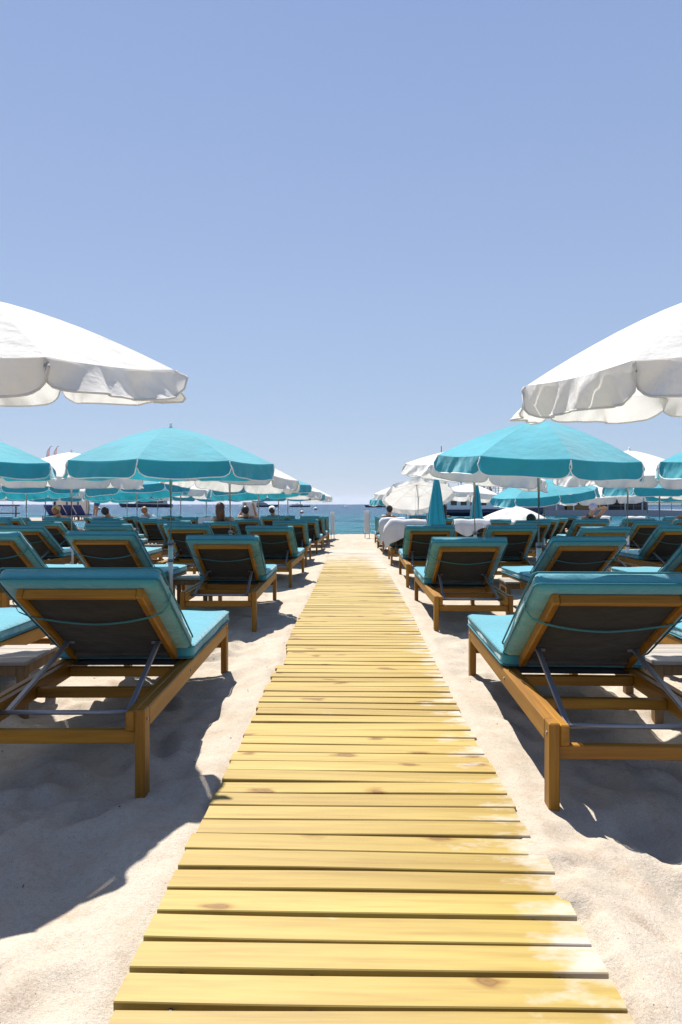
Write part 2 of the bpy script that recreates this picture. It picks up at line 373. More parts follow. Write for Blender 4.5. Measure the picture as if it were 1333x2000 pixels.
# ------------------------------------------------------------------ ground
SHORE = 27.6
def gz(y): return -.0085 * max(0.0, y - 8.0)
WALK_L = ([1.0, 1.4, 4.25, 4.50, 4.55, 4.9, 4.95, 5.4, 8.3, 12, 16.7, 19], [-.526, -.526, -.537, -.536, -.502, -.515, -.528, -.556, -.5625, -.61, -.68, -.71])
WALK_R = ([1.0, 1.4, 2.2, 4.6, 8.5, 12, 16.7, 19], [.575, .569, .555, .522, .511, .47, .421, .40])
def axis(segs):
    out = [segs[0][0]]
    for a, b, d0, d1 in segs:
        x = a
        n = max(1, int(round((b - a) / ((d0 + d1) / 2))))
        t = np.linspace(0, 1, n + 1)[1:]
        w = d0 * t + (d1 - d0) * t * t / 2
        out += list(a + (b - a) * w / w[-1])
    return np.array(out)
def make_ground():
    xr = axis([(0, 2.6, .024, .024), (2.6, 6, .03, .12), (6, 20, .14, .7), (20, 120, .8, 9)])
    xs = np.concatenate([-xr[::-1][:-1], xr])
    ys = axis([(-60, -2, 6, .5), (-2, 1.0, .4, .03), (1.0, 5.5, .022, .026), (5.5, 14, .03, .10), (14, 27, .1, .12), (27, 34, .2, .8), (34, 70, 1.5, 6)])
    X, Y = np.meshgrid(xs, ys)
    H = 0.085 * vnoise(X * .55, Y * .55, 1) + 0.075 * vnoise(X * 1.5 + 5, Y * 1.5, 2) + 0.045 * vnoise(X * 3.7, Y * 3.7 + 3, 3)
    H += 0.026 * vnoise(X * 8.1, Y * 8.1, 4) + 0.013 * vnoise(X * 19, Y * 19, 5) + 0.006 * vnoise(X * 41, Y * 41, 6)
    rg = np.random.RandomState(5)
    for i in range(760):                                   # footprints and scuffs
        fx = rg.uniform(-6, 6); fy = rg.uniform(.8, 16); 
        if i < 330: fx = rg.uniform(-2.2, 2.2); fy = rg.uniform(1.0, 6)
        a = rg.uniform(-.9, .9); L = rg.uniform(.07, .15); W = rg.uniform(.04, .075); dp = rg.uniform(.014, .045)
        m = (np.abs(X - fx) < .5) & (np.abs(Y - fy) < .5)
        if not m.any(): continue
        dx = X[m] - fx; dy = Y[m] - fy
        u = (dx * cos(a) + dy * sin(a)) / W; v = (-dx * sin(a) + dy * cos(a)) / L
        d = u * u + v * v
        H[m] += -dp * np.exp(-d * .9) + dp * .55 * np.exp(-((np.sqrt(d) - 1.75) ** 2) * 3.0)
    xl = np.interp(Y, *WALK_L); xr_ = np.interp(Y, *WALK_R)
    dist = np.maximum(np.maximum(xl - X, X - xr_), 0)      # 0 under the walk
    amp = np.clip(dist / .55, 0, 1) ** .8
    amp = np.where((Y > 17.2), 1, amp)
    edge = 0.006 + 0.018 * np.clip(dist / .05, 0, 1) - .045 * np.clip((dist - .04) / .35, 0, 1) + .010 * vnoise(X * 5, Y * 5, 21) * np.clip(dist / .05, 0, 1)
    # sand blown over the plank ends on the right
    inside = np.clip(X - (xr_ - .16), 0, 1) / .16
    drift = np.clip(vnoise(X * 9, Y * 8, 31) + .5 * vnoise(X * 23, Y * 23, 33) - .02 + .35 * (inside - .6), 0, .3) * .17 * np.clip((inside - .35) * 2.2, 0, 1) * np.clip((2.6 - Y) / .9, 0, 1) * (Y > .5)
    edge = edge + np.where(X > 0, drift, 0) * np.clip(1 - dist / .4, 0, 1)
    edge = edge + np.clip((Y - 14.0) / 3.2, 0, 1) * .030
    H = edge + H * amp * .85
    # small rise before the shoreline, then down into the water
    H += 0.05 * np.exp(-((Y - (SHORE - 1.2)) / 1.6) ** 2) + .03 * vnoise(X * .7, Y * .7, 9) * (Y > 20)
    H -= np.clip(Y - SHORE, 0, 50) * .13 + .0085 * np.clip(Y - 8.0, 0, 22)
    global GX, GY, GH
    GX, GY, GH = xs, ys, H
    n0, n1 = X.shape
    V = np.stack([X, Y, H], -1).reshape(-1, 3)
    i = np.arange(n0 * n1).reshape(n0, n1)
    F = np.stack([i[:-1, :-1], i[:-1, 1:], i[1:, 1:], i[1:, :-1]], -1).reshape(-1, 4)
    me = bpy.data.meshes.new('beach')
    me.vertices.add(len(V)); me.vertices.foreach_set('co', V.ravel())
    me.loops.add(F.size); me.loops.foreach_set('vertex_index', F.ravel())
    me.polygons.add(len(F)); me.polygons.foreach_set('loop_start', np.arange(0, F.size, 4)); me.polygons.foreach_set('loop_total', np.full(len(F), 4))
    me.polygons.foreach_set('use_smooth', np.ones(len(F), bool))
    me.update(); me.validate(); me.materials.append(M['sand'])
    o = bpy.data.objects.new('beach', me); col.objects.link(o)
    tag(o, 'pale trampled sand beach sloping to the water', 'beach', kind='structure')
make_ground()

def make_sea():
    xs = np.concatenate([-np.geomspace(30000, 60, 14), np.linspace(-50, 50, 101), np.geomspace(60, 30000, 14)])
    ys = np.concatenate([np.arange(24.5, 60, .25), np.arange(60, 140, .8), np.geomspace(141, 40000, 40)])
    X, Y = np.meshgrid(xs, ys)
    near = np.clip((160 - Y) / 120, 0, 1)
    Z = -.42 + near * (.16 * vnoise(X * .16 + 3, Y * .55, 41) + .07 * vnoise(X * .6, Y * 1.4, 42))
    n0, n1 = X.shape
    V = np.stack([X, Y, Z], -1).reshape(-1, 3)
    i = np.arange(n0 * n1).reshape(n0, n1)
    F = np.stack([i[:-1, :-1], i[:-1, 1:], i[1:, 1:], i[1:, :-1]], -1).reshape(-1, 4)
    me = bpy.data.meshes.new('sea'); me.from_pydata(V.tolist(), [], F.tolist())
    me.polygons.foreach_set('use_smooth', np.ones(len(F), bool)); me.materials.append(M['sea_water'])
    o = bpy.data.objects.new('sea', me); col.objects.link(o)
    tag(o, 'blue sea, turquoise near the shore', 'sea', kind='structure')
make_sea()

def make_hill():
    xs = np.linspace(2050, 9000, 90); ys = np.linspace(6000, 8200, 12)
    X, Y = np.meshgrid(xs, ys)
    ridge = np.clip((X - 2050) / 2300, 0, 1) ** .7 * 150 + 70 * vnoise(X * .0016, Y * .0016, 51) * np.clip((X - 2050) / 900, 0, 1) + 26 * vnoise(X * .006, Y * .006, 52) * np.clip((X - 2050) / 400, 0, 1)
    prof = np.sin(np.clip((Y - 6000) / 2200, 0, 1) * pi) ** .6
    Z = np.maximum(ridge, 0) * prof - 2
    n0, n1 = X.shape
    V = np.stack([X, Y, Z], -1).reshape(-1, 3); i = np.arange(n0 * n1).reshape(n0, n1)
    F = np.stack([i[:-1, :-1], i[:-1, 1:], i[1:, 1:], i[1:, :-1]], -1).reshape(-1, 4)
    me = bpy.data.meshes.new('hill'); me.from_pydata(V.tolist(), [], F.tolist()); me.materials.append(M['hill_green'])
    me.polygons.foreach_set('use_smooth', np.ones(len(F), bool))
    o = bpy.data.objects.new('hill', me); col.objects.link(o); tag(o, 'distant wooded headland across the bay', 'hill', kind='structure')
make_hill()

# ------------------------------------------------------------------ boardwalk
def make_boardwalk():
    bw = empty('boardwalk'); tag(bw, 'long yellow slatted wooden boardwalk leading straight to the sea', 'boardwalk', kind='structure')
    metas = []
    rr = random.Random(3)
    for k in range(6):                                      # six plank shapes, unit length along X
        mb = MB(); w = .0945 / 2; t = .021; n = 7; c = .0025
        vs = []; fs = []
        ph = rr.uniform(0, 6); ph2 = rr.uniform(0, 6)
        for i in range(n):
            x = -.5 + i / (n - 1)
            dy = .0016 * sin(5 * x + ph); dz = .0014 * sin(4 * x + ph2)
            for (y, z) in ((-w, 0), (-w, t - c), (-w + c, t), (w - c, t), (w, t - c), (w, 0)):
                vs.append((x, y + dy, z + dz))
        for i in range(n - 1):
            for j in range(6):
                a = i * 6 + j; b = i * 6 + (j + 1) % 6
                fs.append((a, b, b + 6, a + 6)[::-1])
        fs.append(tuple(range(6))); fs.append(tuple((n - 1) * 6 + j for j in range(6))[::-1])
        metas.append(mb.add(vs, fs).mesh('plank', 'plank'))
    y = .95; k = 0
    straps = [[], [], []]
    while y < 17.3:
        pitch = .1065 + rr.uniform(-.002, .003)
        if rr.random() < .06: pitch -= .008
        xl = np.interp(y, *WALK_L) + rr.gauss(0, .005 if y < 5.3 else .002); xr_ = np.interp(y, *WALK_R) + rr.gauss(0, .006 if y < 4 else .0025)
        if 1.2 < y < 2.2 and rr.random() < .4: xr_ += rr.uniform(0, .02)
        if 4.3 < y < 5.2: xl += rr.choice([0, 0, .008, -.008])
        o = bpy.data.objects.new('plank', rr.choice(metas)); col.objects.link(o); o.parent = bw
        z = gz(y) + .010 + .006 * sin(y * 1.3) + .004 * sin(y * 3.1 + 1) + rr.gauss(0, .0015)
        o.location = ((xl + xr_) / 2, y, z)
        flip = rr.choice([1, -1])
        o.scale = ((xr_ - xl) * 1.0, rr.uniform(.975, 1.015), 1)
        o.rotation_euler = (rr.gauss(0, .009), rr.gauss(0, .0035), rr.gauss(0, .004) + (pi if flip < 0 else 0))
        for s, xx in zip(straps, (xl + .12, xl + .42, xr_ - .11)): s.append((xx, y, z + .004))
        y += pitch; k += 1
    for s in straps:
        MB().tube(s, .006, 6).obj('fixing_cord', 'cord', bw)
make_boardwalk()

# ------------------------------------------------------------------ lounger
def rounded_slab(lx, ly, lz, r, nx, ny, seed, puff=.008):
    """cushion: rounded box with its base at z=0, centred in x, y from 0"""
    bm = bmesh.new(); bmesh.ops.create_cube(bm, size=1.0)
    # build from six grids merged
    bm.clear()
    nz = 4
    def g(f, na, nb, flip):
        vv = [[bm.verts.new(f(i / na, j / nb)) for j in range(nb + 1)] for i in range(na + 1)]
        for i in range(na):
            for j in range(nb):
                q = [vv[i][j], vv[i + 1][j], vv[i + 1][j + 1], vv[i][j + 1]]
                bm.faces.new(q[::-1] if flip else q)
    def sp(t): return .5 - .5 * cos(pi * t) if True else t
    def dens(t):  # denser near borders
        return t + .0
    g(lambda a, b: (a - .5, b - .5, .5), nx, ny, False); g(lambda a, b: (a - .5, b - .5, -.5), nx, ny, True)
    g(lambda a, b: (-.5, a - .5, b - .5), ny, nz, True); g(lambda a, b: (.5, a - .5, b - .5), ny, nz, False)
    g(lambda a, b: (a - .5, -.5, b - .5), nx, nz, False); g(lambda a, b: (a - .5, .5, b - .5), nx, nz, True)
    bmesh.ops.remove_doubles(bm, verts=bm.verts, dist=1e-5)
    rr = random.Random(seed); p1, p2, p3 = rr.uniform(0, 9), rr.uniform(0, 9), rr.uniform(0, 9)
    def warp(t):  # push grid lines towards the ends so the rounding is smooth
        s = 1 if t > 0 else -1; a = abs(t) * 2
        return s * .5 * (1 - (1 - a) ** 1.35)
    for v in bm.verts:
        p = Vector((warp(v.co.x) * lx, warp(v.co.y) * ly, v.co.z * lz))
        q = Vector((max(-lx / 2 + r, min(lx / 2 - r, p.x)), max(-ly / 2 + r, min(ly / 2 - r, p.y)), max(-lz / 2 + r, min(lz / 2 - r, p.z))))
        d = p - q
        if d.length > 1e-6: p = q + d.normalized() * min(r, max(abs(d.x), abs(d.y), abs(d.z)))
        ex = 1 - (2 * p.x / lx) ** 4; ey = 1 - (2 * p.y / ly) ** 4
        if p.z > 0: p.z += puff * ex * ey + .0035 * sin(p.x * 17 + p1) * sin(p.y * 13 + p2) + .0025 * sin(p.y * 31 + p3) * ex
        p.x += .003 * sin(p.y * 11 + p1) * (1 if p.x > 0 else -1)
        p.y += .003 * sin(p.x * 14 + p2)
        v.co = p + Vector((0, ly / 2, lz / 2))
    mb = MB(); bm.verts.index_update()
    mb.add([tuple(v.co) for v in bm.verts], [tuple(v.index for v in f.verts) for f in bm.faces]); bm.free()
    return mb
def loop_pts(lx, ly, z, rc=.03, n=4):
    pts = []
    for cx, cy, a0 in ((lx / 2 - rc, ly - rc, 0), (-lx / 2 + rc, ly - rc, 90), (-lx / 2 + rc, rc, 180), (lx / 2 - rc, rc, 270)):
        for i in range(n + 1):
            a = rad(a0 + 90 * i / n); pts.append((cx + rc * cos(a), cy + rc * sin(a), z + .002 * sin(cx * 40 + cy * 17 + i)))
    return pts
LW = .335                                                  # half width
HY, HZ = .82, .333                                         # backrest hinge
def back_T(alpha):                                          # local (x, s along the back, n normal) -> lounger space
    a = rad(alpha)
    return Matrix(((1, 0, 0, 0), (0, -cos(a), sin(a), HY), (0, sin(a), cos(a), HZ), (0, 0, 0, 1)))
def make_lounger(alpha, seed):
    t = empty('sun_lounger')
    for s in (-1, 1):
        a, b = sorted((s * .297, s * LW)); c, d = sorted((s * .262, s * .2955))
        MB().box(a, b, .0715, 1.868, .245, .325, .005).obj('side_rail', 'teak_y', t)
        MB().box(c, d, .003, 1.87, .247, .322, .004).obj('inner_rail', 'teak_y', t)
        MB().box(a - .0005, b + .0005, 0, .07, -.10, .328, .005).obj('leg', 'teak_z', t)
        MB().box(a - .0005, b + .0005, 1.87, 1.94, -.10, .327, .005).obj('leg', 'teak_z', t)
    for s in (-1, 1):
        for by_ in (.035, .80, 1.905):
            MB().tube([(s * (LW - .002), by_, .285), (s * (LW + .0035), by_, .285)], .0065, 8).obj('bolt', 'grey_steel', t)
    MB().box(-.296, .296, .022, .058, .194, .244, .004).obj('stretcher', 'teak_x', t)
    MB().box(-.2615, .2615, .43, .465, .252, .296, .004).obj('stretcher', 'teak_x', t)
    MB().box(-.2615, .2615, .79, .825, .255, .300, .004).obj('stretcher', 'teak_x', t)
    MB().box(-.296, .296, 1.885, 1.92, .165, .205, .004).obj('stretcher', 'teak_x', t)
    MB().box(-.261, .261, .84, 1.865, .300, .306, .002).obj('seat_sling', 'back_cloth', t)
    # seat cushion
    sc = rounded_slab(2 * LW + .004, 1.12, .075, .026, 14, 22, seed, .010)
    sc.v = [(x, y + .835, z + .3285) for x, y, z in sc.v]
    so = sc.obj('seat_cushion', 'cushion', t, True)
    pp = MB()
    for z in (.012, .062): pp.tube([(x, y + .835, zz + .3285) for x, y, zz in loop_pts(2 * LW + .008, 1.124, z)], .0045, 6, closed=True)
    pp.obj('piping', 'strap', so, True)
    # backrest
    T = back_T(alpha)
    for s in (-1, 1):
        a, b = sorted((s * .233, s * .262)); MB().box(a, b, 0, .705, 0, .045, .004, T).obj('back_post', 'teak_y', t)
    MB().box(-.2325, .2325, .680, .703, .002, .043, .004, T).obj('top_bar', 'teak_x', t)
    MB().box(-.2325, .2325, .03, .058, .002, .043, .004, T).obj('bottom_bar', 'dark_timber', t)  # same frame wood; deep shade under the back put into a darker colour
    pn = MB(); vs = []; fs = []
    for i in range(9):
        for j in range(9):
            x = -.2328 + .4656 * i / 8; s_ = .06 + .618 * j / 8
            n_ = .018 - .014 * (1 - (x / .2328) ** 2) * sin(pi * j / 8) ** .7
            vs.append(T @ Vector((x, s_, n_)))
    for i in range(8):
        for j in range(8): fs.append((i * 9 + j, i * 9 + j + 1, (i + 1) * 9 + j + 1, (i + 1) * 9 + j))
    pn.add(vs, fs); pn.obj('back_panel', 'back_cloth', t, True)
    bc = rounded_slab(2 * LW - .004, .745, .073, .028, 14, 18, seed + 5, .010)
    bc.v = [tuple(T @ Vector((x, y + .012, z + .0465))) for x, y, z in bc.v]
    bc.f = [f[::-1] for f in bc.f]
    bo = bc.obj('back_cushion', 'cushion', t, True)
    pp = MB()
    for z in (.012, .061): pp.tube([tuple(T @ Vector((x, y + .012, zz + .0465))) for x, y, zz in loop_pts(2 * LW, .749, z)], .0045, 6, closed=True)
    pp.obj('piping', 'strap', bo, True)
    # elastic strap round the cushion
    st = MB(); path = []
    for i in range(17):
        u = -1 + 2 * i / 16; x = u * .262; sag = .07 * (1 - u * u)
        path.append((x, .53 - sag, -.004 - .006 * (1 - abs(u))))
    path = [(-LW - .004, .57, .085), (-LW - .003, .56, .05), (-.31, .545, .012)] + path + [(.31, .545, .012), (LW + .003, .56, .05), (LW + .004, .57, .085)]
    vs = []; fs = []
    for i, (x, s_, n_) in enumerate(path):
        for e in (-.0075, .0075):
            for th in (0, -.0025): vs.append(T @ Vector((x * (1 + th * .5), s_ + e, n_ + th)))
    for i in range(len(path) - 1):
        a = i * 4; b = a + 4
        fs += [(a, a + 2, b + 2, b), (a + 1, b + 1, b + 3, a + 3), (a, b, b + 1, a + 1), (a + 2, a + 3, b + 3, b + 2)]
    st.add(vs, fs).obj('strap', 'strap', bo)
    # steel prop
    by, bz = .115, .285
    MB().tube([(-.272, by, bz), (.272, by, bz)], .010, 8).obj('prop_bar', 'grey_steel', t, True)
    for s in (-1, 1):
        top = T @ Vector((s * .212, .20, .010))
        mb = MB(); p0 = Vector((s * .238, by, bz)); d = top - p0
        L = d.length; q = d.to_track_quat('Z', 'Y').to_matrix().to_4x4(); q.translation = p0
        mb.box(-.011, .011, -.007, .007, 0, L, .002, q)
        mb.tube([(top.x - .03 * s, top.y, top.z), (top.x + .03 * s, top.y, top.z)], .007, 6)
        mb.obj('prop_strut', 'grey_steel', t)
    return t

ROWL = [2.53, 5.98, 9.25, 12.75, 15.6, 18.6, 21.2]
ROWR = [2.42, 5.83, 9.0, 12.5, 15.55, 18.5, 21.2]
L1X = [-1.135, -1.235, -1.24, -1.29, -1.275, -1.28, -1.26]
R1X = [1.010, .985, .975, .925, .885, .87, .85]
LX = [0, -2.37, -3.50, -4.75, -5.92, -7.15, -8.32, -9.55, -10.7]
RX = [0, 2.10, 3.24, 4.33, 5.45, 6.53, 7.65, 8.75, 9.9]
ORD = ['first', 'second', 'third', 'fourth', 'fifth', 'sixth', 'seventh', 'eighth', 'ninth']
protos = [Proto(make_lounger(33.2, 1)), Proto(make_lounger(31.3, 2)), Proto(make_lounger(35.5, 3))]
LOUNGERS = {}
rl = random.Random(21)
OVERRIDE = {('L', 0, 0): (-1.138, 2.53, 1.6, 0), ('R', 0, 0): (1.012, 2.42, -.8, 0), ('L', 1, 0): (-1.235, 5.98, 1.5, 1), ('R', 1, 0): (.985, 5.83, .3, 1),
            ('L', 0, 1): (-2.34, 2.66, 1.0, 0), ('L', 3, 1): (-2.62, 12.7, 1.0, 1), ('L', 4, 1): (-2.62, 15.6, .5, 0), ('R', 0, 1): (2.17, 2.5, -1, 0)}
for side, rows, x1, xs in (('L', ROWL, L1X, LX), ('R', ROWR, R1X, RX)):
    for r, y in enumerate(rows):
        for c in range(len(xs)):
            x = x1[r] if c == 0 else xs[c] + (x1[r] - x1[1]) * .5
            inner = abs(x) - .34
            lim = (.525 if side == 'L' else .478) * (y + 2.0)
            if inner > lim: continue
            jx, jy, jr = rl.gauss(0, .035), rl.gauss(0, .07), rl.gauss(0, 1.4)
            pv = 0 if rl.random() < .55 else rl.choice([1, 2])
            if c == 0: jx *= .2; jy *= .3
            px, py, pr = x + jx, y + jy, jr
            if (side, r, c) in OVERRIDE: px, py, pr, pv = OVERRIDE[side, r, c]
            o = protos[pv].take()
            o.location = (px, py, gz(py) + rl.uniform(-.012, .0)); o.rotation_euler = (0, 0, rad(pr))
            sd_ = 'left' if side == 'L' else 'right'
            tag(o, f'wooden lounger with turquoise cushion, {ORD[c]} {sd_} of the boardwalk in {ORD[r]} row', 'sun lounger', 'sun loungers set out in rows')
            LOUNGERS[side, r, c] = o

# ------------------------------------------------------------------ parasols
def canopy_pt(k, u, v, Rr, H, prof):
    """panel k, u across 0..1, v from hub 0 to rim 1"""
    a0 = 2 * pi * k / 8; a1 = a0 + 2 * pi / 8
    r = v * Rr
    zr = H * (1 - v ** prof)
    p0 = Vector((cos(a0) * r, sin(a0) * r, zr)); p1 = Vector((cos(a1) * r, sin(a1) * r, zr))
    p = p0.lerp(p1, u)
    sag = sin(pi * u)
    p.z -= .028 * sag * v ** 1.2 * (1.15 - .55 * v)
    return p
def make_parasol(name, mtl, zr, H, Rr, seed, tilt=(0, 0), valance=.165, wind=1.0, pole_bottom=-.15, clamp=.70):
    rr = random.Random(seed)
    root = empty(name); notch = .46 if 'turq' in mtl else .30
    TT = Matrix.Translation((0, 0, zr)) @ Matrix.Rotation(rad(tilt[0]), 4, 'X') @ Matrix.Rotation(rad(tilt[1]), 4, 'Y')
    prof = 1.45
    mb = MB(); NU, NV = 8, 9
    ph = [rr.uniform(0, 6.28) for _ in range(8)]
    for k in range(8):
        vs = []; fs = []
        for i in range(NU + 1):
            for j in range(NV + 1):
                u, v = i / NU, j / NV
                p = canopy_pt(k, u, max(v, .015), Rr, H, prof)
                p.z += .005 * sin(u * 9 + ph[k]) * sin(v * 7 + ph[(k + 1) % 8]) * sin(pi * u) + .004 * sin(v * 24 + u * 6 + ph[k]) * sin(pi * u) * v
                vs.append(TT @ p)
        for i in range(NU):
            for j in range(NV):
                a = i * (NV + 1) + j; b = a + NV + 1
                fs.append((a, a + 1, b + 1, b))
        mb.add(vs, fs)
    can = mb.obj('canopy', mtl, root, True)
    # valance flaps with piped hem
    for k in range(8):
        vs = []; fs = []; hem = []
        n, m = 36, 7
        bl = rr.uniform(-.5, 1.0) * wind; q1, q2, q3 = (rr.uniform(0, 6.28) for _ in range(3))
        a0 = 2 * pi * k / 8; am = a0 + pi / 8
        out = Vector((cos(am), sin(am), 0)); tang = Vector((-sin(am), cos(am), 0))
        for i in range(n + 1):
            u = i / n
            e = min(u, 1 - u)
            dep = valance * (notch + (1 - notch) * sqrt(max(0, 1 - (1 - min(1, e / .13)) ** 2))) * (1 + .05 * sin(u * 7 + q1))
            base = canopy_pt(k, u, 1.0, Rr, H, prof)
            base.z += .005 * 0
            for j in range(m + 1):
                v = j / m
                p = base.copy()
                fold = (.020 * sin(u * 9.5 + q2 + v * 1.5) + .011 * sin(u * 23 + q3 + v * 2) + .0055 * sin(u * 47 + v * 5 * (1 if u < .5 else -1) + q1)) * wind
                p += out * (.004 + .016 * v + bl * .05 * v * v * sin(pi * u) + fold * v)
                p += tang * (.012 * v * (0.5 - u) * 2 * (1 if e < .15 else .5)) * -1
                p.z -= dep * v * (1 - .04 * abs(bl))
                vs.append(TT @ p)
            hem.append(vs[-1])
        for i in range(n):
            for j in range(m):
                a = i * (m + 1) + j; b = a + m + 1
                fs.append((a, a + 1, b + 1, b))
        # the hem runs up both ends as well
        end0 = [vs[j] for j in range(1, m)]; end1 = [vs[n * (m + 1) + j] for j in range(m - 1, 0, -1)]
        fl = MB().add(vs, fs, 0)
        fl.tube(end0 + hem + end1, .0055, 5, mi=1)
        fl.obj('valance_flap', [mtl, 'white_trim' if 'turq' in mtl else mtl], can, True)
    # ribs and struts
    hubz = -.12
    for k in range(8):
        a = 2 * pi * k / 8
        pts = [TT @ Vector((cos(a) * v * Rr, sin(a) * v * Rr, H * (1 - max(v, .02) ** prof) - .008)) for v in (0.02, .25, .5, .75, .985)]
        rb = MB().tube(pts, [.004, .004, .0035, .003, .003], 5).obj('rib', 'steel', can, True)
        v = .52
        e = TT @ Vector((cos(a) * v * Rr, sin(a) * v * Rr, H * (1 - v ** prof) - .012)); s = TT @ Vector((cos(a) * .022, sin(a) * .022, hubz + .03))
        MB().tube([s, e], .003, 5).obj('strut', 'steel', can)
    hub = MB(); hub.lathe([(.0, .02), (.026, .02), (.028, -.02), (.018, -.03), (.0, -.03)], 10, (0, 0, 0))
    hub.v = [tuple(TT @ (Vector(p) + Vector((0, 0, hubz + .02)))) for p in hub.v]
    hub.obj('runner', 'plastic_white', root, True)
    tip = TT @ Vector((0, 0, H)); knee = TT @ Vector((0, 0, hubz))
    fn = MB(); fn.lathe([(.0, -.01), (.03, -.01), (.026, .008), (.012, .016), (.016, .03), (.014, .045), (.0, .055)], 10)
    fn.v = [tuple(TT @ (Vector(p) + Vector((0, 0, H)))) for p in fn.v]
    fn.obj('finial', 'plastic_white', root, True)
    MB().tube([(0, 0, clamp - .25), knee, tip], .0195, 10).obj('upper_pole', 'steel', root, True)
    MB().tube([(0, 0, pole_bottom), (0, 0, clamp)], .025, 10).obj('lower_pole', 'steel', root, True)
    cl = MB(); cl.lathe([(.0253, -.03), (.032, -.03), (.032, .015), (.027, .02), (.0197, .02)], 12, (0, 0, clamp)); cl.tube([(.02, 0, clamp - .01), (.055, 0, clamp - .01)], .007, 6)
    cl.obj('pole_clamp', 'grey_steel', root, True)
    MB().lathe([(.0253, -.015), (.031, -.015), (.031, .015), (.0253, .015)], 12, (0, 0, clamp - .19)).obj('pole_collar', 'grey_steel', root, True)
    return root

def make_closed_parasol(name, mtl, ztop, zhem, rbot, seed):
    root = empty(name); rr = random.Random(seed)
    n, m = 64, 16; vs = []; fs = []
    amp = [rr.uniform(.6, 1.2) for _ in range(8)]
    for j in range(m + 1):
        v = j / m; z = ztop + (zhem - ztop) * v
        rad_ = .035 + (rbot - .035) * v ** .9
        for i in range(n):
            a = 2 * pi * i / n; w = (a / (2 * pi) * 8); k = int(w) % 8; f = w - int(w)
            pl = abs(sin(pi * f)) ** .7
            r_ = rad_ * (1 - .42 * (1 - pl) * amp[k] * min(1, v * 2.5)) + .004 * sin(3 * a + 8 * v)
            tw = a + .25 * v
            vs.append((cos(tw) * r_, sin(tw) * r_, z + (-.03 * pl * v + .012 * sin(a * 5)) * (v > .9)))
    for j in range(m):
        for i in range(n):
            a = j * n + i; b = j * n + (i + 1) % n; fs.append((a, a + n, b + n, b))
    fs.append(tuple(range(n)))
    c = MB().add(vs, fs).obj('folded_canopy', mtl, root, True)
    MB().tube([vs[m * n + i] for i in range(n)], .007, 5, closed=True).obj('hem', 'white_trim', c, True)
    MB().tube([(0, 0, -.15), (0, 0, ztop - .02)], .017, 10).obj('pole', 'steel', root, True)
    MB().lathe([(.0, .06), (.012, .05), (.016, .03), (.03, .0), (.036, -.01), (0, -.012)], 10, (0, 0, ztop)).obj('finial', 'plastic_white', root, True)
    return root

def make_table():
    t = empty('side_table')
    w, d, h = .21, .21, .285
    for i in range(4):
        y0 = -d + i * .1055
        MB().box(-w, w, y0, y0 + .1025, h, h + .022, .004).obj('top_slat', 'grey_wood', t)
    for s in (-1, 1):
        a, b = sorted((s * (w - .055), s * (w - .012)))
        MB().box(-w + .056, w - .056, a, b, h - .055, h - .001, .003).obj('apron', 'table_wood', t)
        MB().box(a, b, -d + .056, d - .056, h - .056, h - .002, .003).obj('apron', 'table_wood', t)
        for s2 in (-1, 1):
            c, e = sorted((s2 * (d - .056), s2 * (d - .010)))
            MB().box(a - .001, b + .001, c, e, -.08, h - .0005, .003).obj('leg', 'table_wood', t)
    return t

UL = [(-2.03, 3.45), (-1.98, 7.15), (-1.95, 10.4), (-2.02, 13.8), (-1.96, 16.8), (-2.04, 19.9), (-1.92, 22.8)]
UR = [(1.91, 3.52), (1.715, 6.83), (1.74, 10.2), (1.56, 13.6), (1.78, 16.6), (1.62, 19.0), (1.55, 22.6)]
P = {
    'w_tall': [Proto(make_parasol('parasol', 'white_canopy', 1.785, .37, 1.06, 1, (7, -1), .145, 2.0)), Proto(make_parasol('parasol', 'white_canopy', 1.77, .42, 1.04, 7, (3, -3), .165, 2.0))],
    'w': [Proto(make_parasol('parasol', 'white_canopy', 1.55, .36, 1.05, 2, (2, 1), .165, 1.1)), Proto(make_parasol('parasol', 'white_canopy', 1.55, .35, 1.04, 3, (-3, 4), .165, 1.2))],
    't': [Proto(make_parasol('parasol', 'turquoise_canopy', 1.53, .375, 1.08, 4, (1, 0), .16, .7)), Proto(make_parasol('parasol', 'turquoise_canopy', 1.555, .375, 1.005, 5, (4, 2), .16, .7)),
          Proto(make_parasol('parasol', 'turquoise_canopy', 1.53, .36, 1.06, 6, (-2, -3), .16, .8))],
}
tabP = Proto(make_table())
rp_ = random.Random(8)
USED_TABLE = [False]
def put_parasol(kind, variant, x, y, side, r, c, rot=None):
    o = P[kind][variant].take(); o.location = (x, y, gz(y) - (.05 if r in (3, 5) else 0))
    o.rotation_euler = (rp_.gauss(0, .008), rp_.gauss(0, .008), rad(rot if rot is not None else rp_.gauss(0, 3)))
    colr = 'turquoise' if kind == 't' else 'white'
    sd_ = 'left' if side == 'L' else 'right'
    tall = 'tall ' if kind == 'w_tall' else ''
    tag(o, f'{tall}open {colr} parasol, {ORD[c]} {sd_} of the boardwalk in {ORD[r]} row', 'parasol', 'parasols over the loungers')
    return o
def put_table(x, y, side, r, c):
    t = tabP.take(); t.location = (x, y, gz(y) - .005); t.rotation_euler = (0, 0, rad(rp_.gauss(0, 2)))
    sd_ = 'left' if side == 'L' else 'right'
    tag(t, f'low wooden side table beside {ORD[c]} parasol pole {sd_} of the boardwalk, {ORD[r]} row', 'side table', 'side tables between the loungers')
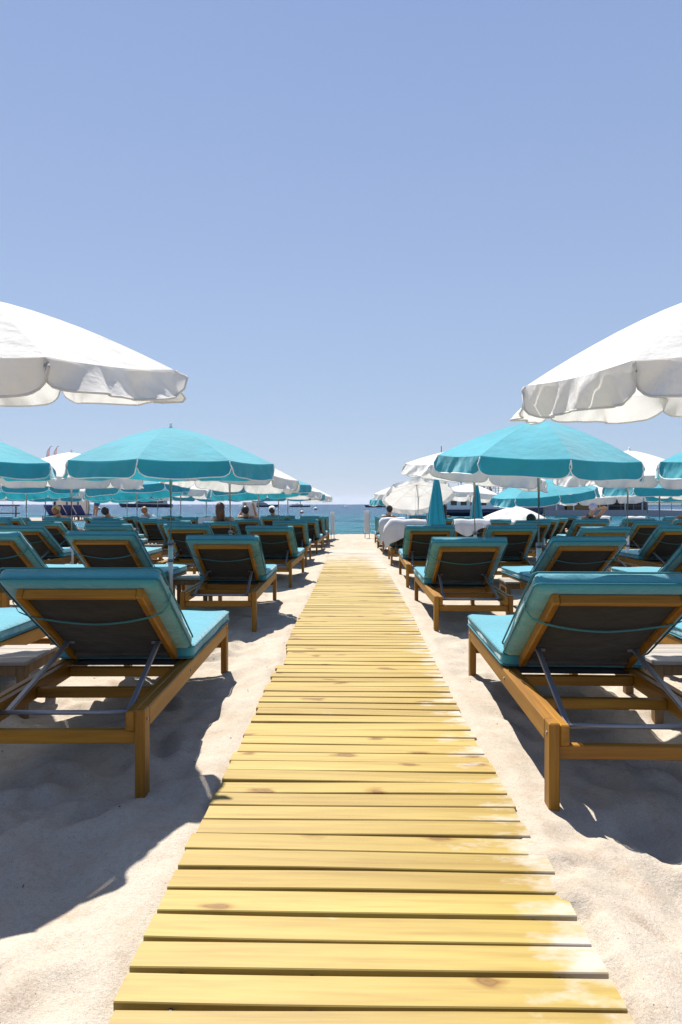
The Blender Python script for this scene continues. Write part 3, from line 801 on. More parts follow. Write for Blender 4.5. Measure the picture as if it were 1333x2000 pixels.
# left of the walk
for r in range(7):
    for c in range(5):
        x, y = UL[r][0] - 2.40 * c, UL[r][1]
        if c: x += rp_.gauss(0, .05); y += rp_.gauss(0, .08)
        if abs(x) - 1.08 > .53 * (y - .2): continue
        if r == 0: kind, var = 'w_tall', 0
        elif r % 2 == 1: kind, var = 't', (0 if r == 1 and c == 0 else rp_.choice([0, 2]))
        else: kind, var = 'w', rp_.choice([0, 1])
        put_parasol(kind, var, x, y, 'L', r, c, rot=0 if r < 2 else None)
        if abs(x) - .3 < .53 * y and r < 6: put_table(x + .13, y + .40 if r else y + .16, 'L', r, c)
# right of the walk
put_parasol('w_tall', 1, UR[0][0], UR[0][1], 'R', 0, 0, rot=-4)
put_table(UR[0][0] - .20, 3.72, 'R', 0, 0)
for r, c, kind, var, x, y in ((1, 0, 't', 1, 1.795, 6.83), (1, 1, 't', 0, 4.08, 6.85), (2, 1, 'w', 0, 3.98, 10.2), 
                              (3, 2, 't', 0, 5.90, 13.5), (4, 3, 'w', 1, 8.0, 16.7),
                              (5, 3, 't', 1, 8.35, 19.9), (6, 0, 'w', 0, 1.58, 22.5), (6, 1, 'w', 1, 3.7, 22.7), (6, 2, 'w', 0, 6.1, 22.6)):
    put_parasol(kind, var, x, y, 'R', r, c, rot=(0 if r == 1 else None))
    if r < 5: put_table(x - .06 if c == 0 else x - .14, y + .44, 'R', r, c)
o = make_parasol('parasol', 'white_canopy', 1.60, .36, 1.05, 41, (2, 7), .165, 1.5); o.location = (1.74, 10.2, gz(10.2))
tag(o, 'open white parasol leaning sideways, first right of the boardwalk in third row', 'parasol', 'parasols over the loungers')
put_table(1.68, 10.64, 'R', 2, 0)
o = make_parasol('parasol', 'turquoise_canopy', 1.38, .36, 1.02, 42, (4, -6), .16, .9); o.location = (3.62, 13.4, gz(13.4))
tag(o, 'turquoise parasol leaning low behind the big turquoise one right of the boardwalk', 'parasol', 'parasols over the loungers')
o = make_parasol('parasol', 'white_canopy', 1.40, .38, 1.05, 43, (3, -3), .165, 1.2); o.location = (5.85, 16.7, gz(16.7))
tag(o, 'open white parasol set low, third right of the boardwalk in fifth row', 'parasol', 'parasols over the loungers')
o = make_closed_parasol('closed_parasol', 'turquoise_canopy', 1.76, .70, .205, 3); o.location = (1.585, 13.9, gz(13.9))
tag(o, 'large folded turquoise parasol standing closed behind the towel-draped loungers', 'parasol', 'folded parasols')
o = make_closed_parasol('closed_parasol', 'turquoise_canopy', 1.72, .75, .17, 9); o.location = (2.93, 17.0, gz(17))
tag(o, 'smaller folded turquoise parasol farther off, half hidden by a steel pole', 'parasol', 'folded parasols')
o = make_parasol('parasol', 'white_canopy', 1.47, .28, .98, 31, (-27, -5), .15, .8); o.location = (1.62, 18.6, gz(18.6))
tag(o, 'white parasol tilted towards the sea, its underside showing, near the shore', 'parasol', 'parasols over the loungers')
o = make_parasol('parasol', 'white_canopy', .80, .33, .86, 32, (3, 2), .13, .6, clamp=.35); o.location = (3.9, 17.0, gz(17))
tag(o, 'white parasol lowered almost to lounger height behind the third row', 'parasol', 'parasols over the loungers')
o = make_parasol('parasol', 'turquoise_canopy', 1.46, .33, 1.0, 33, (2, -4), .2, 1.6); o.location = (1.42, 24.0, gz(24))
tag(o, 'turquoise parasol at the waterline, only its edge showing past a white one', 'parasol', 'parasols over the loungers')

# ------------------------------------------------------------------ towels, panels, posts
def drape(name, lounger, w, s_front, s_back, x0, label, seed, alpha=34, mtl='white_towel', grp='towels on the loungers'):
    """cloth hung over the top of a lounger's back"""
    rr = random.Random(seed); T = back_T(alpha)
    q1, q2 = rr.uniform(0, 6), rr.uniform(0, 6)
    path = []
    n = 10
    for i in range(n): path.append((.762 - s_front + s_front * i / (n - 1), .137, 0))
    path += [(.777, .115, .3), (.783, .08, .5), (.777, .04, .7)]
    top = len(path)
    pts = [(T @ Vector((0, s, nn)), f) for s, nn, f in path]
    last = pts[-1][0]
    for i in range(1, n + 1): pts.append((last + Vector((0, -.012, -s_back * i / n)), 1.0))
    m = 22; vs = []; fs = []
    for j, (p, f) in enumerate(pts):
        for i in range(m + 1):
            u = i / m - .5
            x = x0 + u * w * (1 + .05 * sin(j * .5 + q1))
            hang = max(0, j - top) / n
            fold = hang * (.05 * sin(u * 17 + q1 + hang) + .028 * sin(u * 37 + q2))
            y = p.y - abs(fold) - .012 * f; z = p.z + .006 * sin(u * 13 + q2) + hang * .09 * sin(u * 6 + q1)
            over = max(0, abs(x) - .335)
            z -= over * 1.1
            vs.append((x, y, z))
    for j in range(len(pts) - 1):
        for i in range(m):
            a = j * (m + 1) + i; fs.append((a, a + 1, a + m + 2, a + m + 1))
    o = MB().add(vs, fs).obj(name, mtl, None, True)
    sm = o.modifiers.new('thick', 'SOLIDIFY'); sm.thickness = .006; sm.offset = 1
    o.location = lounger.location; o.rotation_euler = lounger.rotation_euler
    tag(o, label, 'towel', grp)
    return o
drape('beach_towel', LOUNGERS['R', 3, 0], .80, .5, .30, -.06, 'white towel hanging in folds over a lounger back by the folded parasol', 1)
drape('beach_towel', LOUNGERS['R', 3, 1], .70, .4, .16, 0.0, 'bluish white towel over the lounger back between folded parasol and steel pole', 2)
drape('beach_towel', LOUNGERS['R', 4, 0], .60, .5, .42, -.1, 'long white towel over the lounger back nearest the shore-side boardwalk edge', 3)
for key, w, lab, sdv in ((('L', 4, 2), .46, 'small white towel over a lounger back left of the long-haired woman', 4), (('R', 5, 5), .62, 'white towel over a lounger back beside the person with raised arm', 5),
                         (('R', 5, 6), .5, 'white towel over a lounger back beside the straw hat', 6), (('L', 5, 5), .45, 'white towel over a far lounger back near the canvas screens', 7)):
    if key in LOUNGERS: drape('beach_towel', LOUNGERS[key], w, .4, .13, 0, lab, sdv)

def cloth_panel(x, y, w, z0, z1, label):
    o = empty('cloth_panel', (x, y, gz(y)))
    for s in (-1, 1): MB().tube([(s * w * .36, 0, -.2), (s * w * .36, 0, z1 - .03)], .011, 8).obj('post', 'dark_timber', o, True)
    n, m = 10, 12; vs = []; fs = []
    for side in (-1, 1):
        for j in range(m + 1):
            for i in range(n + 1):
                u = i / n - .5; v = j / m
                vs.append((u * w * (1 - .10 * v * (v > .85)), side * (.030 - .026 * (2 * abs(u)) ** 6) + .006 * sin(v * 7 + u * 5) * (1 - (2 * u) ** 2), z0 + (z1 - z0) * v + .02 * (1 - (2 * u) ** 2) * (v > .9)))
    k = (n + 1) * (m + 1)
    for sidx in (0, 1):
        for j in range(m):
            for i in range(n):
                a = sidx * k + j * (n + 1) + i; q = (a, a + 1, a + n + 2, a + n + 1); fs.append(q if sidx == 0 else q[::-1])
    MB().add(vs, fs).obj('cloth', 'white_towel', o, True)
    tag(o, label, 'panel', 'white cloth panels at the end of the walk')
cloth_panel(-.87, 23.2, .14, .24, .96, 'narrow white cloth panel on thin posts where the left loungers end')
cloth_panel(.315, 23.8, .21, .24, 1.02, 'wider white cloth panel on thin posts where the right loungers end')

# ------------------------------------------------------------------ people
def skin_body(name, joints, edges, mtl, parent=None, sub=2):
    me = bpy.data.meshes.new(name)
    names = list(joints); ix = {n: i for i, n in enumerate(names)}
    me.from_pydata([joints[n][0] for n in names], [(ix[a], ix[b]) for a, b in edges], [])
    o = bpy.data.objects.new(name, me); col.objects.link(o)
    if parent is not None: o.parent = parent
    sk = o.modifiers.new('skin', 'SKIN'); sk.use_smooth_shade = True
    lay = me.skin_vertices[0] if len(me.skin_vertices) else None
    if lay is None:
        bpy.context.view_layer.objects.active = o
        lay = me.skin_vertices.new() if hasattr(me.skin_vertices, 'new') else me.skin_vertices[0]
    for i, n in enumerate(names):
        r = joints[n][1]; lay.data[i].radius = r if isinstance(r, tuple) else (r, r)
        lay.data[i].use_root = (i == 0)
    ss = o.modifiers.new('sub', 'SUBSURF'); ss.levels = sub; ss.render_levels = sub
    me.materials.append(M[mtl])
    return o
def ellipsoid(c, r, n=14, m=10, squash=None):
    vs = []; fs = []
    for j in range(m + 1):
        t = pi * j / m
        for i in range(n):
            a = 2 * pi * i / n
            vs.append((c[0] + r[0] * sin(t) * cos(a), c[1] + r[1] * sin(t) * sin(a), c[2] + r[2] * cos(t)))
    for j in range(m):
        for i in range(n):
            k = (i + 1) % n; fs.append((j * n + i, (j + 1) * n + i, (j + 1) * n + k, j * n + k))
    return vs, fs
def person(loc, rz, label, J, skin='skin', hair='hair_dark', long_hair=False, top=None, bottom=None, hat=None, shoes=None, hand_dir=Vector((0, .1, 0))):
    """J: joint positions in the person's own space; one continuous skin, hair and clothes as children"""
    V = lambda n: Vector(J[n])
    up = (V('head') - V('neck')).normalized()
    jo = {'pelvis': (J['pelvis'], (.13, .10)), 'waist': (tuple(V('pelvis').lerp(V('chest'), .5)), (.115, .09)), 'chest': (J['chest'], (.15, .10)),
          'neck': (J['neck'], .052), 'head': (J['head'], (.072, .088)), 'crown': (tuple(V('head') + up * .085), (.062, .075)), 'chin': (tuple(V('head') - up * .065), .058)}
    ed = [('pelvis', 'waist'), ('waist', 'chest'), ('chest', 'neck'), ('neck', 'chin'), ('chin', 'head'), ('head', 'crown')]
    for s in ('l', 'r'):
        jo['sh' + s] = (J['sh' + s], .055); jo['el' + s] = (J['el' + s], .040); jo['wr' + s] = (J['wr' + s], .029)
        d = (V('wr' + s) - V('el' + s)).normalized()
        jo['palm' + s] = (tuple(V('wr' + s) + d * .07), (.036, .018)); jo['fing' + s] = (tuple(V('wr' + s) + d * .15), (.024, .012))
        ed += [('chest', 'sh' + s), ('sh' + s, 'el' + s), ('el' + s, 'wr' + s), ('wr' + s, 'palm' + s), ('palm' + s, 'fing' + s)]
        jo['hip' + s] = (J['hip' + s], .085); jo['kn' + s] = (J['kn' + s], .056); jo['an' + s] = (J['an' + s], .036)
        jo['toe' + s] = (J['toe' + s], .030)
        ed += [('pelvis', 'hip' + s), ('hip' + s, 'kn' + s), ('kn' + s, 'an' + s), ('an' + s, 'toe' + s)]
    o = skin_body('person', jo, ed, skin)
    o.location = loc; o.rotation_euler = (0, 0, rz)
    tag(o, label, 'person', 'people on the beach')
    face = Vector(J.get('face', (0, 1, 0))).normalized()
    h = V('head')
    if hair:
        c = h + up * .045 - face * .022
        vs, fs = ellipsoid((0, 0, 0), (.088, .100, .098))
        hb = MB(); q = up.to_track_quat('Z', 'Y').to_matrix()
        hb.add([tuple(c + q @ Vector((p[0] * (1 + .05 * sin(p[2] * 60)), p[1], p[2]))) for p in vs], fs)
        if long_hair:
            d = -face * .03
            pts = [c + up * .03 - face * .03, c - up * .07 - face * .06, c - up * .17 - face * .075, c - up * .27 - face * .07]
            hb.tube([tuple(p) for p in pts], [.075, .088, .082, .05], 10)
        hb.obj('hair', hair, o, True)
    if top:
        tj = {'pelvis': (J['pelvis'], (.135, .11)), 'waist': (tuple(V('pelvis').lerp(V('chest'), .5)), (.13, .105)), 'chest': (J['chest'], (.162, .115)), 'col': (tuple(V('chest').lerp(V('neck'), .75)), .07)}
        te = [('pelvis', 'waist'), ('waist', 'chest'), ('chest', 'col')]
        for s in ('l', 'r'):
            tj['sh' + s] = (J['sh' + s], .066); tj['m' + s] = (tuple(V('sh' + s).lerp(V('el' + s), .55)), .060)
            te += [('chest', 'sh' + s), ('sh' + s, 'm' + s)]
        skin_body('shirt', tj, te, top, o)
    if bottom:
        b, frac = bottom
        tj = {'pelvis': (J['pelvis'], (.142, .115)), 'w': (tuple(V('pelvis').lerp(V('chest'), .28)), (.128, .105))}
        te = [('pelvis', 'w')]
        for s in ('l', 'r'):
            tj['hip' + s] = (J['hip' + s], .098); te.append(('pelvis', 'hip' + s))
            if frac <= 1: tj['k' + s] = (tuple(V('hip' + s).lerp(V('kn' + s), frac)), .085); te.append(('hip' + s, 'k' + s))
            else:
                tj['k' + s] = (J['kn' + s], .072); tj['a' + s] = (tuple(V('kn' + s).lerp(V('an' + s), frac - 1)), .056); te += [('hip' + s, 'k' + s), ('k' + s, 'a' + s)]
        skin_body('trousers' if frac > 1 else 'shorts', tj, te, b, o)
    if shoes:
        for s in ('l', 'r'):
            a, t = V('an' + s), V('toe' + s)
            skin_body('shoe', {'a': (tuple(a), .05), 'b': (tuple(a.lerp(t, .5)), .046), 'c': (tuple(t), .040)}, [('a', 'b'), ('b', 'c')], shoes, o)
    if hat:
        c = h + up * .075
        q = up.to_track_quat('Z', 'Y').to_matrix()
        if hat[0] == 'straw': prf = [(.0, .105), (.05, .10), (.082, .075), (.092, .0), (.19, -.018), (.192, -.024), (.09, -.012), (.0, -.010)]
        else: prf = [(.0, .075), (.05, .066), (.085, .035), (.100, -.03), (.098, -.034), (.0, -.02)]
        hb = MB().lathe(prf, 16); hb.v = [tuple(c + q @ Vector(p)) for p in hb.v]
        if hat[0] == 'cap':
            b0 = c + face * .09 - up * .02
            hb.add([tuple(b0 + q @ Vector((x, 0, z)) + face * y) for x, y, z in ((-.07, -.02, 0), (.07, -.02, 0), (.05, .07, -.012), (-.05, .07, -.012))], [(0, 1, 2, 3)])
        hb.obj('hat', hat[1], o, True)
    return o
def recline(lift=0.0, arms='down', head_up=0.0, knees=False, side=0):
    """lying back on a lounger, in lounger space"""
    T = back_T(34); n = .225
    pel = T @ Vector((0, -.02, n)); pel.y += .05
    ch = T @ Vector((0, .40, n + .01)); nk = T @ Vector((0, .60 + lift, n + .02)); hd = T @ Vector((side, .745 + lift, n + .04 + head_up))
    J = {'pelvis': tuple(pel), 'chest': tuple(ch), 'neck': tuple(nk), 'head': tuple(hd), 'face': (0, .7, .4)}
    for s, sg in (('l', -1), ('r', 1)):
        sh = T @ Vector((sg * .17, .52 + lift, n)); J['sh' + s] = tuple(sh)
        if arms == 'down': J['el' + s] = tuple(T @ Vector((sg * .25, .26, n - .02))); J['wr' + s] = tuple(T @ Vector((sg * .22, .05, n + .02)))
        elif arms == 'read':
            J['el' + s] = (sg * .22, sh.y + .16, sh.z - .02); J['wr' + s] = (sg * .13, sh.y + .30, sh.z + .22)
        elif arms == 'behind':
            if s == 'r': J['el' + s] = (sg * .34, hd.y + .06, hd.z + .05); J['wr' + s] = (sg * .13, hd.y - .06, hd.z + .02)
            else: J['el' + s] = tuple(T @ Vector((sg * .25, .26, n - .02))); J['wr' + s] = tuple(T @ Vector((sg * .22, .05, n + .02)))
        J['hip' + s] = (sg * .09, pel.y + .02, pel.z - .01)
        if knees: J['kn' + s] = (sg * .11, pel.y + .33, .86); J['an' + s] = (sg * .10, pel.y + .55, .47); J['toe' + s] = (sg * .10, pel.y + .70, .445)
        else: J['kn' + s] = (sg * .11, pel.y + .44, .52); J['an' + s] = (sg * .10, pel.y + .86, .465); J['toe' + s] = (sg * .11, pel.y + .90, .56)
    return J
def on(key): l = LOUNGERS[key]; return tuple(l.location), l.rotation_euler.z
def sit_person(key, label, J, **kw):
    if key not in LOUNGERS: return None
    l, r = on(key); return person(l, r, label, J, **kw)
sit_person(('L', 3, 1), 'person with long brown hair lying back on a lounger, seen from behind', recline(.12, head_up=.03), hair='hair_brown', long_hair=True, bottom=('black_cloth', .3))
rd = sit_person(('L', 4, 1), 'person lying on a lounger holding a newspaper up with both hands', recline(.10, 'read'), skin='skin_tan', hair='hair_dark', bottom=('blue_cloth', .5))
if rd is not None:
    l, r = on(('L', 4, 1)); J = recline(.10, 'read'); w0 = Vector(J['wrl']); w1 = Vector(J['wrr'])
    mid = (w0 + w1) / 2
    mb = MB(); vs = []; fs = []
    for j in range(7):
        for i in range(9):
            u = i / 8 - .5; v = j / 6
            vs.append((u * .34, mid.y + .05 + .05 * abs(u) * 2 + .03 * v, mid.z - .26 + .40 * v))
    for j in range(6):
        for i in range(8): a = j * 9 + i; fs.append((a, a + 1, a + 10, a + 9))
    o = MB().add(vs, fs).obj('newspaper', 'newsprint', None, True); o.location = l; o.rotation_euler.z = r
    sm = o.modifiers.new('thick', 'SOLIDIFY'); sm.thickness = .004
    tag(o, 'open newspaper held up by the reader on a lounger', 'newspaper')
sit_person(('L', 5, 1), 'dark-haired person in a white cap lying on a lounger beneath the far parasols', recline(.09), hair='hair_dark', hat=('cap', 'white_cloth'), bottom=('white_cloth', .5))
sit_person(('L', 4, 4), 'dark-haired person lying low on a lounger in front of the first yacht', recline(.08, head_up=-.01), hair='hair_dark', bottom=('red_cloth', .4))
sit_person(('L', 5, 4), 'person in white trousers and white shoes with knees drawn up', recline(.10, knees=True), hair='hair_red', top='white_cloth', bottom=('white_cloth', 1.8), shoes='white_cloth')
sit_person(('L', 4, 5), 'person in a round straw hat lying near the canvas screens', recline(.08), hair='hair_red', hat=('cap', 'straw'), bottom=('blue_cloth', .5))
sit_person(('R', 5, 0), 'dark-haired person lying on the lounger nearest the boardwalk, by the tilted parasol', recline(.12, head_up=.02), hair='hair_dark', bottom=('black_cloth', .4))
sit_person(('R', 4, 1), 'person in black lying beyond the large folded parasol', recline(.10, head_up=.04), skin='skin_tan', hair='hair_dark', long_hair=True, top='black_cloth', bottom=('black_cloth', 1.6))
sit_person(('R', 5, 1), 'tanned person lying on a lounger behind the tilted white parasol pole', recline(.08), skin='skin_tan', hair='hair_dark', bottom=('black_cloth', .4))
sit_person(('R', 4, 4), 'person in a lilac cap with one arm raised behind the head', recline(.10, 'behind', head_up=.03), hair=None, hat=('cap', 'lilac_cloth'), bottom=('blue_cloth', .5))
sit_person(('R', 4, 6), 'bare-shouldered person in a wide straw hat on a lounger', recline(.14, head_up=.05), skin='skin_tan', hair='hair_brown', hat=('straw', 'straw'), bottom=('white_cloth', .4))
sit_person(('R', 3, 2), 'person in black shorts lying on a lounger, lower legs showing', recline(-.16, head_up=-.03), hair='hair_dark', bottom=('black_cloth', .9))

def standing(seed):
    rr = random.Random(seed); J = {'pelvis': (0, 0, .95), 'chest': (0, .01, 1.30), 'neck': (0, .0, 1.50), 'head': (0, .02, 1.62), 'face': (0, 1, 0)}
    for s, sg in (('l', -1), ('r', 1)):
        st = rr.uniform(-.12, .12)
        J['sh' + s] = (sg * .18, 0, 1.42); J['el' + s] = (sg * .25, st, 1.15); J['wr' + s] = (sg * .24, .08 + st, .92)
        J['hip' + s] = (sg * .09, 0, .90); J['kn' + s] = (sg * .10, -st, .50); J['an' + s] = (sg * .11, -st * 1.6, .08); J['toe' + s] = (sg * .13, -st * 1.6 + .16, .035)
    return J

# ------------------------------------------------------------------ jetty of the next beach, on the left
def make_jetty():
    j = empty('jetty', (0, 0, 0)); tag(j, 'timber jetty of the neighbouring beach with railing, at far left', 'jetty')
    zt = .42
    for i in range(22):
        y0 = 28.0 + i * .30; MB().box(-26, -11.9, y0, y0 + .28, zt - .05, zt, .006).obj('deck_plank', 'grey_wood', j)
    for x in np.arange(-25.5, -12, 2.2):
        for y in (28.3, 34.2): MB().tube([(x, y, -1.6), (x, y, zt - .051)], .09, 8).obj('pile', 'dark_timber', j, True)
    for x in np.arange(-25.5, -14.2, .75): MB().box(x - .025, x + .025, 28.05, 28.10, zt + .001, zt + .60, .004).obj('rail_post', 'dark_timber', j)
    MB().box(-25.6, -14.1, 28.04, 28.11, zt + .601, zt + .66, .005).obj('handrail', 'dark_timber', j)
    MB().box(-25.6, -14.1, 28.112, 28.135, zt + .28, zt + .33, .004).obj('handrail', 'dark_timber', j)
    for i, (u0, u1) in enumerate(((-13.45, -12.95), (-12.92, -12.45), (-12.42, -11.95))):
        s = empty('canvas_screen', (0, 0, 0)); tag(s, f'beige canvas windbreak screen on the jetty, {["nearest the railing", "middle of the three", "at the jetty end"][i]}', 'windbreak', 'canvas screens on the jetty')
        for x in (u0, u1): MB().box(x - .015, x + .015, 30.0, 30.03, zt + .001, zt + .98, .003).obj('post', 'dark_timber', s)
        n = 8; vs = []; fs = []
        for a in range(n + 1):
            x = u0 + .016 + (u1 - u0 - .032) * a / n
            for z in (zt + .12, zt + .5, zt + .95): vs.append((x, 30.015 + .03 * sin(pi * a / n) * (1 if z < zt + .9 else .3), z))
        for a in range(n):
            for b in range(2): q = a * 3 + b; fs.append((q, q + 3, q + 4, q + 1))
        MB().add(vs, fs).obj('canvas', 'screen_cloth', s, True)
    for i in range(4):
        x = -13.3 + i * .42; l = empty('deck_chair', (x, 28.75, zt)); 
        tag(l, f'dark blue cushioned deck chair on the jetty, {ORD[i]} from the railing', 'deck chair', 'blue deck chairs on the jetty')
        T = back_T(38)
        for s in (-1, 1):
            a, b = sorted((s * .15, s * .18)); MB().box(a, b, .0, 1.4, .16, .20, .004).obj('side_rail', 'grey_wood', l)
            for y in (.02, 1.3): MB().box(a, b, y, y + .05, .001, .158, .004).obj('leg', 'grey_wood', l)
        c = MB(); c.box(-.18, .18, .62, 1.4, .205, .27, .02); c.obj('seat_cushion', 'navy_cushion', l)
        c = MB(); c.box(-.18, .18, 0, .62, 0, .07, .02, Matrix.Translation((0, -.2, -.10)) @ T); c.obj('back_cushion', 'navy_cushion', l)
    for i, (x, y, tp, bt) in enumerate(((-14.0, 31.5, 'black_cloth', 'black_cloth'), (-13.75, 30.9, 'red_cloth', 'black_cloth'), (-12.15, 31.6, 'black_cloth', 'blue_cloth'))):
        p = person((x, y, zt), rad(160 + 50 * i), ['person in black standing on the jetty beside the canvas screens', 'person in a red top standing on the jetty', 'person in dark clothes standing at the end of the jetty'][i], standing(i), skin='skin_tan', top=tp, bottom=(bt, .8))
        p.scale = (.62, .62, .62) if False else (1, 1, 1)
    for i, x in enumerate((-14.35, -14.02)):
        f = empty('feather_flag', (x, 31.0, zt)); tag(f, 'red feather flag on a curved pole above the white parasol, ' + ('outer one' if i == 0 else 'inner one'), 'flag', 'red feather flags')
        pts = [(0, 0, 0), (0, 0, 1.8), (.02, 0, 2.6), (.09, 0, 3.1), (.24, 0, 3.33), (.34, 0, 3.36)]
        MB().tube(pts, .014, 6).obj('pole', 'grey_steel', f, True)
        vs = []; fs = []
        for k in range(9):
            v = k / 8; z = 1.75 + v * 1.55; xa = .03 if v < .55 else .03 + (v - .55) ** 1.6 * .62
            xb = max(xa + .02, .15 + .05 * v)
            vs += [(xa, .0, z), ((xa + xb) / 2, .03 * sin(v * 9), z - .01), (xb, .01, z - .06)]
        for k in range(8):
            for b in range(2): q = k * 3 + b; fs.append((q, q + 1, q + 4, q + 3))
        MB().add(vs, fs).obj('flag_cloth', 'red_flag', f, True)
make_jetty()

# ------------------------------------------------------------------ boats
def hull_mesh(L, B, D, n=20):
    """hull along +X (bow at +X), waterline z=0, deck at D with sheer"""
    vs = []; fs = []; secs = []
    for i in range(n + 1):
        t = i / n; x = -L / 2 + L * t
        w = B / 2 * (1 - max(0, (t - .45) / .55) ** 2.2) * (.90 + .10 * min(1, t / .3))
        d = D * (1 + .45 * max(0, t - .3) ** 1.6)
        rake = L * .055 * t ** 3
        secs.append([(x + rake, -w, d), (x + rake * .55, -w * .93, d * .45), (x, -w * .72, 0), (x - .01, -w * .3, -.4), (x - .01, w * .3, -.4), (x, w * .72, 0), (x + rake * .55, w * .93, d * .45), (x + rake, w, d)])
    for s in secs: vs += s
    for i in range(n):
        for k in range(7): a = i * 8 + k; fs.append((a, a + 8, a + 9, a + 1))
        a = i * 8; fs.append((a + 7, a + 15, a + 8, a))
    fs.append(tuple(range(8))); 
    return vs, fs
def tier(x0, x1, w, z0, z1, rake_f, rake_b):
    vs = [(x0, -w, z0), (x1, -w * .75, z0), (x1, w * .75, z0), (x0, w, z0), (x0 + rake_b, -w * .94, z1), (x1 - rake_f, -w * .68, z1), (x1 - rake_f, w * .68, z1), (x0 + rake_b, w * .94, z1)]
    fs = [(3, 2, 1, 0), (4, 5, 6, 7), (0, 1, 5, 4), (1, 2, 6, 5), (2, 3, 7, 6), (3, 0, 4, 7)]
    return vs, fs
def yacht(loc, rz, L, hullm, housem, label, mast=True, tiers=2):
    y = empty('motor_yacht', loc, rz); tag(y, label, 'yacht', 'yachts at anchor')
    D = L * .062; B = L * .2
    MB().add(*hull_mesh(L, B, D)).obj('hull', hullm, y, True)
    z = D * 1.02
    for k in range(tiers):
        f = 1 - .3 * k
        x0, x1 = -L * (.40 - .05 * k), L * (.22 - .12 * k); h = L * .065
        h_ = MB().add(*tier(x0, x1, B * .40 * f, z, z + h, h * 1.6, h * .2)).obj('deckhouse', housem, y)
        MB().add(*tier(x0 + L * .02, x1 - h * .45, B * .40 * f + .03, z + h * .35, z + h * .78, h * .7, h * .1)).obj('window_band', 'dark_glass', h_)
        MB().box(x0 - L * .03, x1 - h * 1.2, -B * .42 * f, B * .42 * f, z + h, z + h * 1.12, .02).obj('deck_roof', housem, y)
        z += h * 1.13
    if mast:
        MB().tube([(-L * .12, 0, z), (-L * .15, 0, z + L * .10)], L * .004, 6).obj('mast', 'boat_white', y)
        MB().box(-L * .22, -L * .05, -B * .2, B * .2, z + L * .028, z + L * .038, .02).obj('radar_arch', hullm, y)
        for s in (-1, 1): MB().tube([(-L * .10, s * B * .18, z), (-L * .12, s * B * .18, z + L * .028)], L * .005, 6).obj('arch_leg', hullm, y)
    rl_ = MB()
    for t in np.linspace(.1, .46, 9):
        for s in (-1, 1): x = L * t; w = B / 2 * (1 - max(0, (t + .5 - .45) / .55) ** 2.2) * .95; rl_.tube([(x, s * w, D * 1.1), (x, s * w, D * 1.1 + L * .03)], .03, 4)
    rl_.obj('bow_rail', 'steel', y)
    return y
ZW = -.42
yacht((-108, 345, ZW), rad(180 - 8), 27, 'navy_hull', 'boat_cream', 'dark-hulled yacht with a cream deckhouse and sharp bow, farthest left', mast=False)
yacht((-53.5, 380, ZW), rad(10), 17, 'navy_hull', 'boat_white', 'navy yacht with white superstructure behind the newspaper reader', mast=False)
yacht((-33.5, 390, ZW), rad(-6), 11.5, 'navy_hull', 'boat_white', 'small yacht with flybridge and mast between thin parasol poles', tiers=1)
yacht((11.3, 340, ZW), rad(180 - 5), 15, 'navy_hull', 'boat_white', 'dark blue yacht whose bow shows past the tilted white parasol', mast=False)

def buoy(x, y, s, label, top='buoy_white'):
    b = empty('buoy', (x, y, ZW)); tag(b, label, 'buoy', 'mooring buoys')
    vs, fs = ellipsoid((0, 0, .22 * s), (.38 * s, .38 * s, .36 * s)); MB().add(vs, fs).obj('float', top, b, True)
    MB().lathe([(.375 * s, .12 * s), (.395 * s, .16 * s), (.395 * s, .26 * s), (.375 * s, .30 * s)], 16).obj('band', 'buoy_red', b, True)
    MB().tube([(0, 0, .5 * s), (0, 0, .95 * s)], .03 * s, 6).obj('staff', 'grey_steel', b)
for x, y, s, lab in ((-11.4, 183, 1.3, 'white buoy on the water nearest the boardwalk gap'), (-71, 185, 1.4, 'white buoy on the water beneath the dark-hulled yacht'), (-9.5, 115, .8, 'small buoy just above the last left loungers'), (-6.3, 330, 1.2, 'tiny far buoy near the horizon beside the boardwalk gap')):
    buoy(x, y, s, lab)

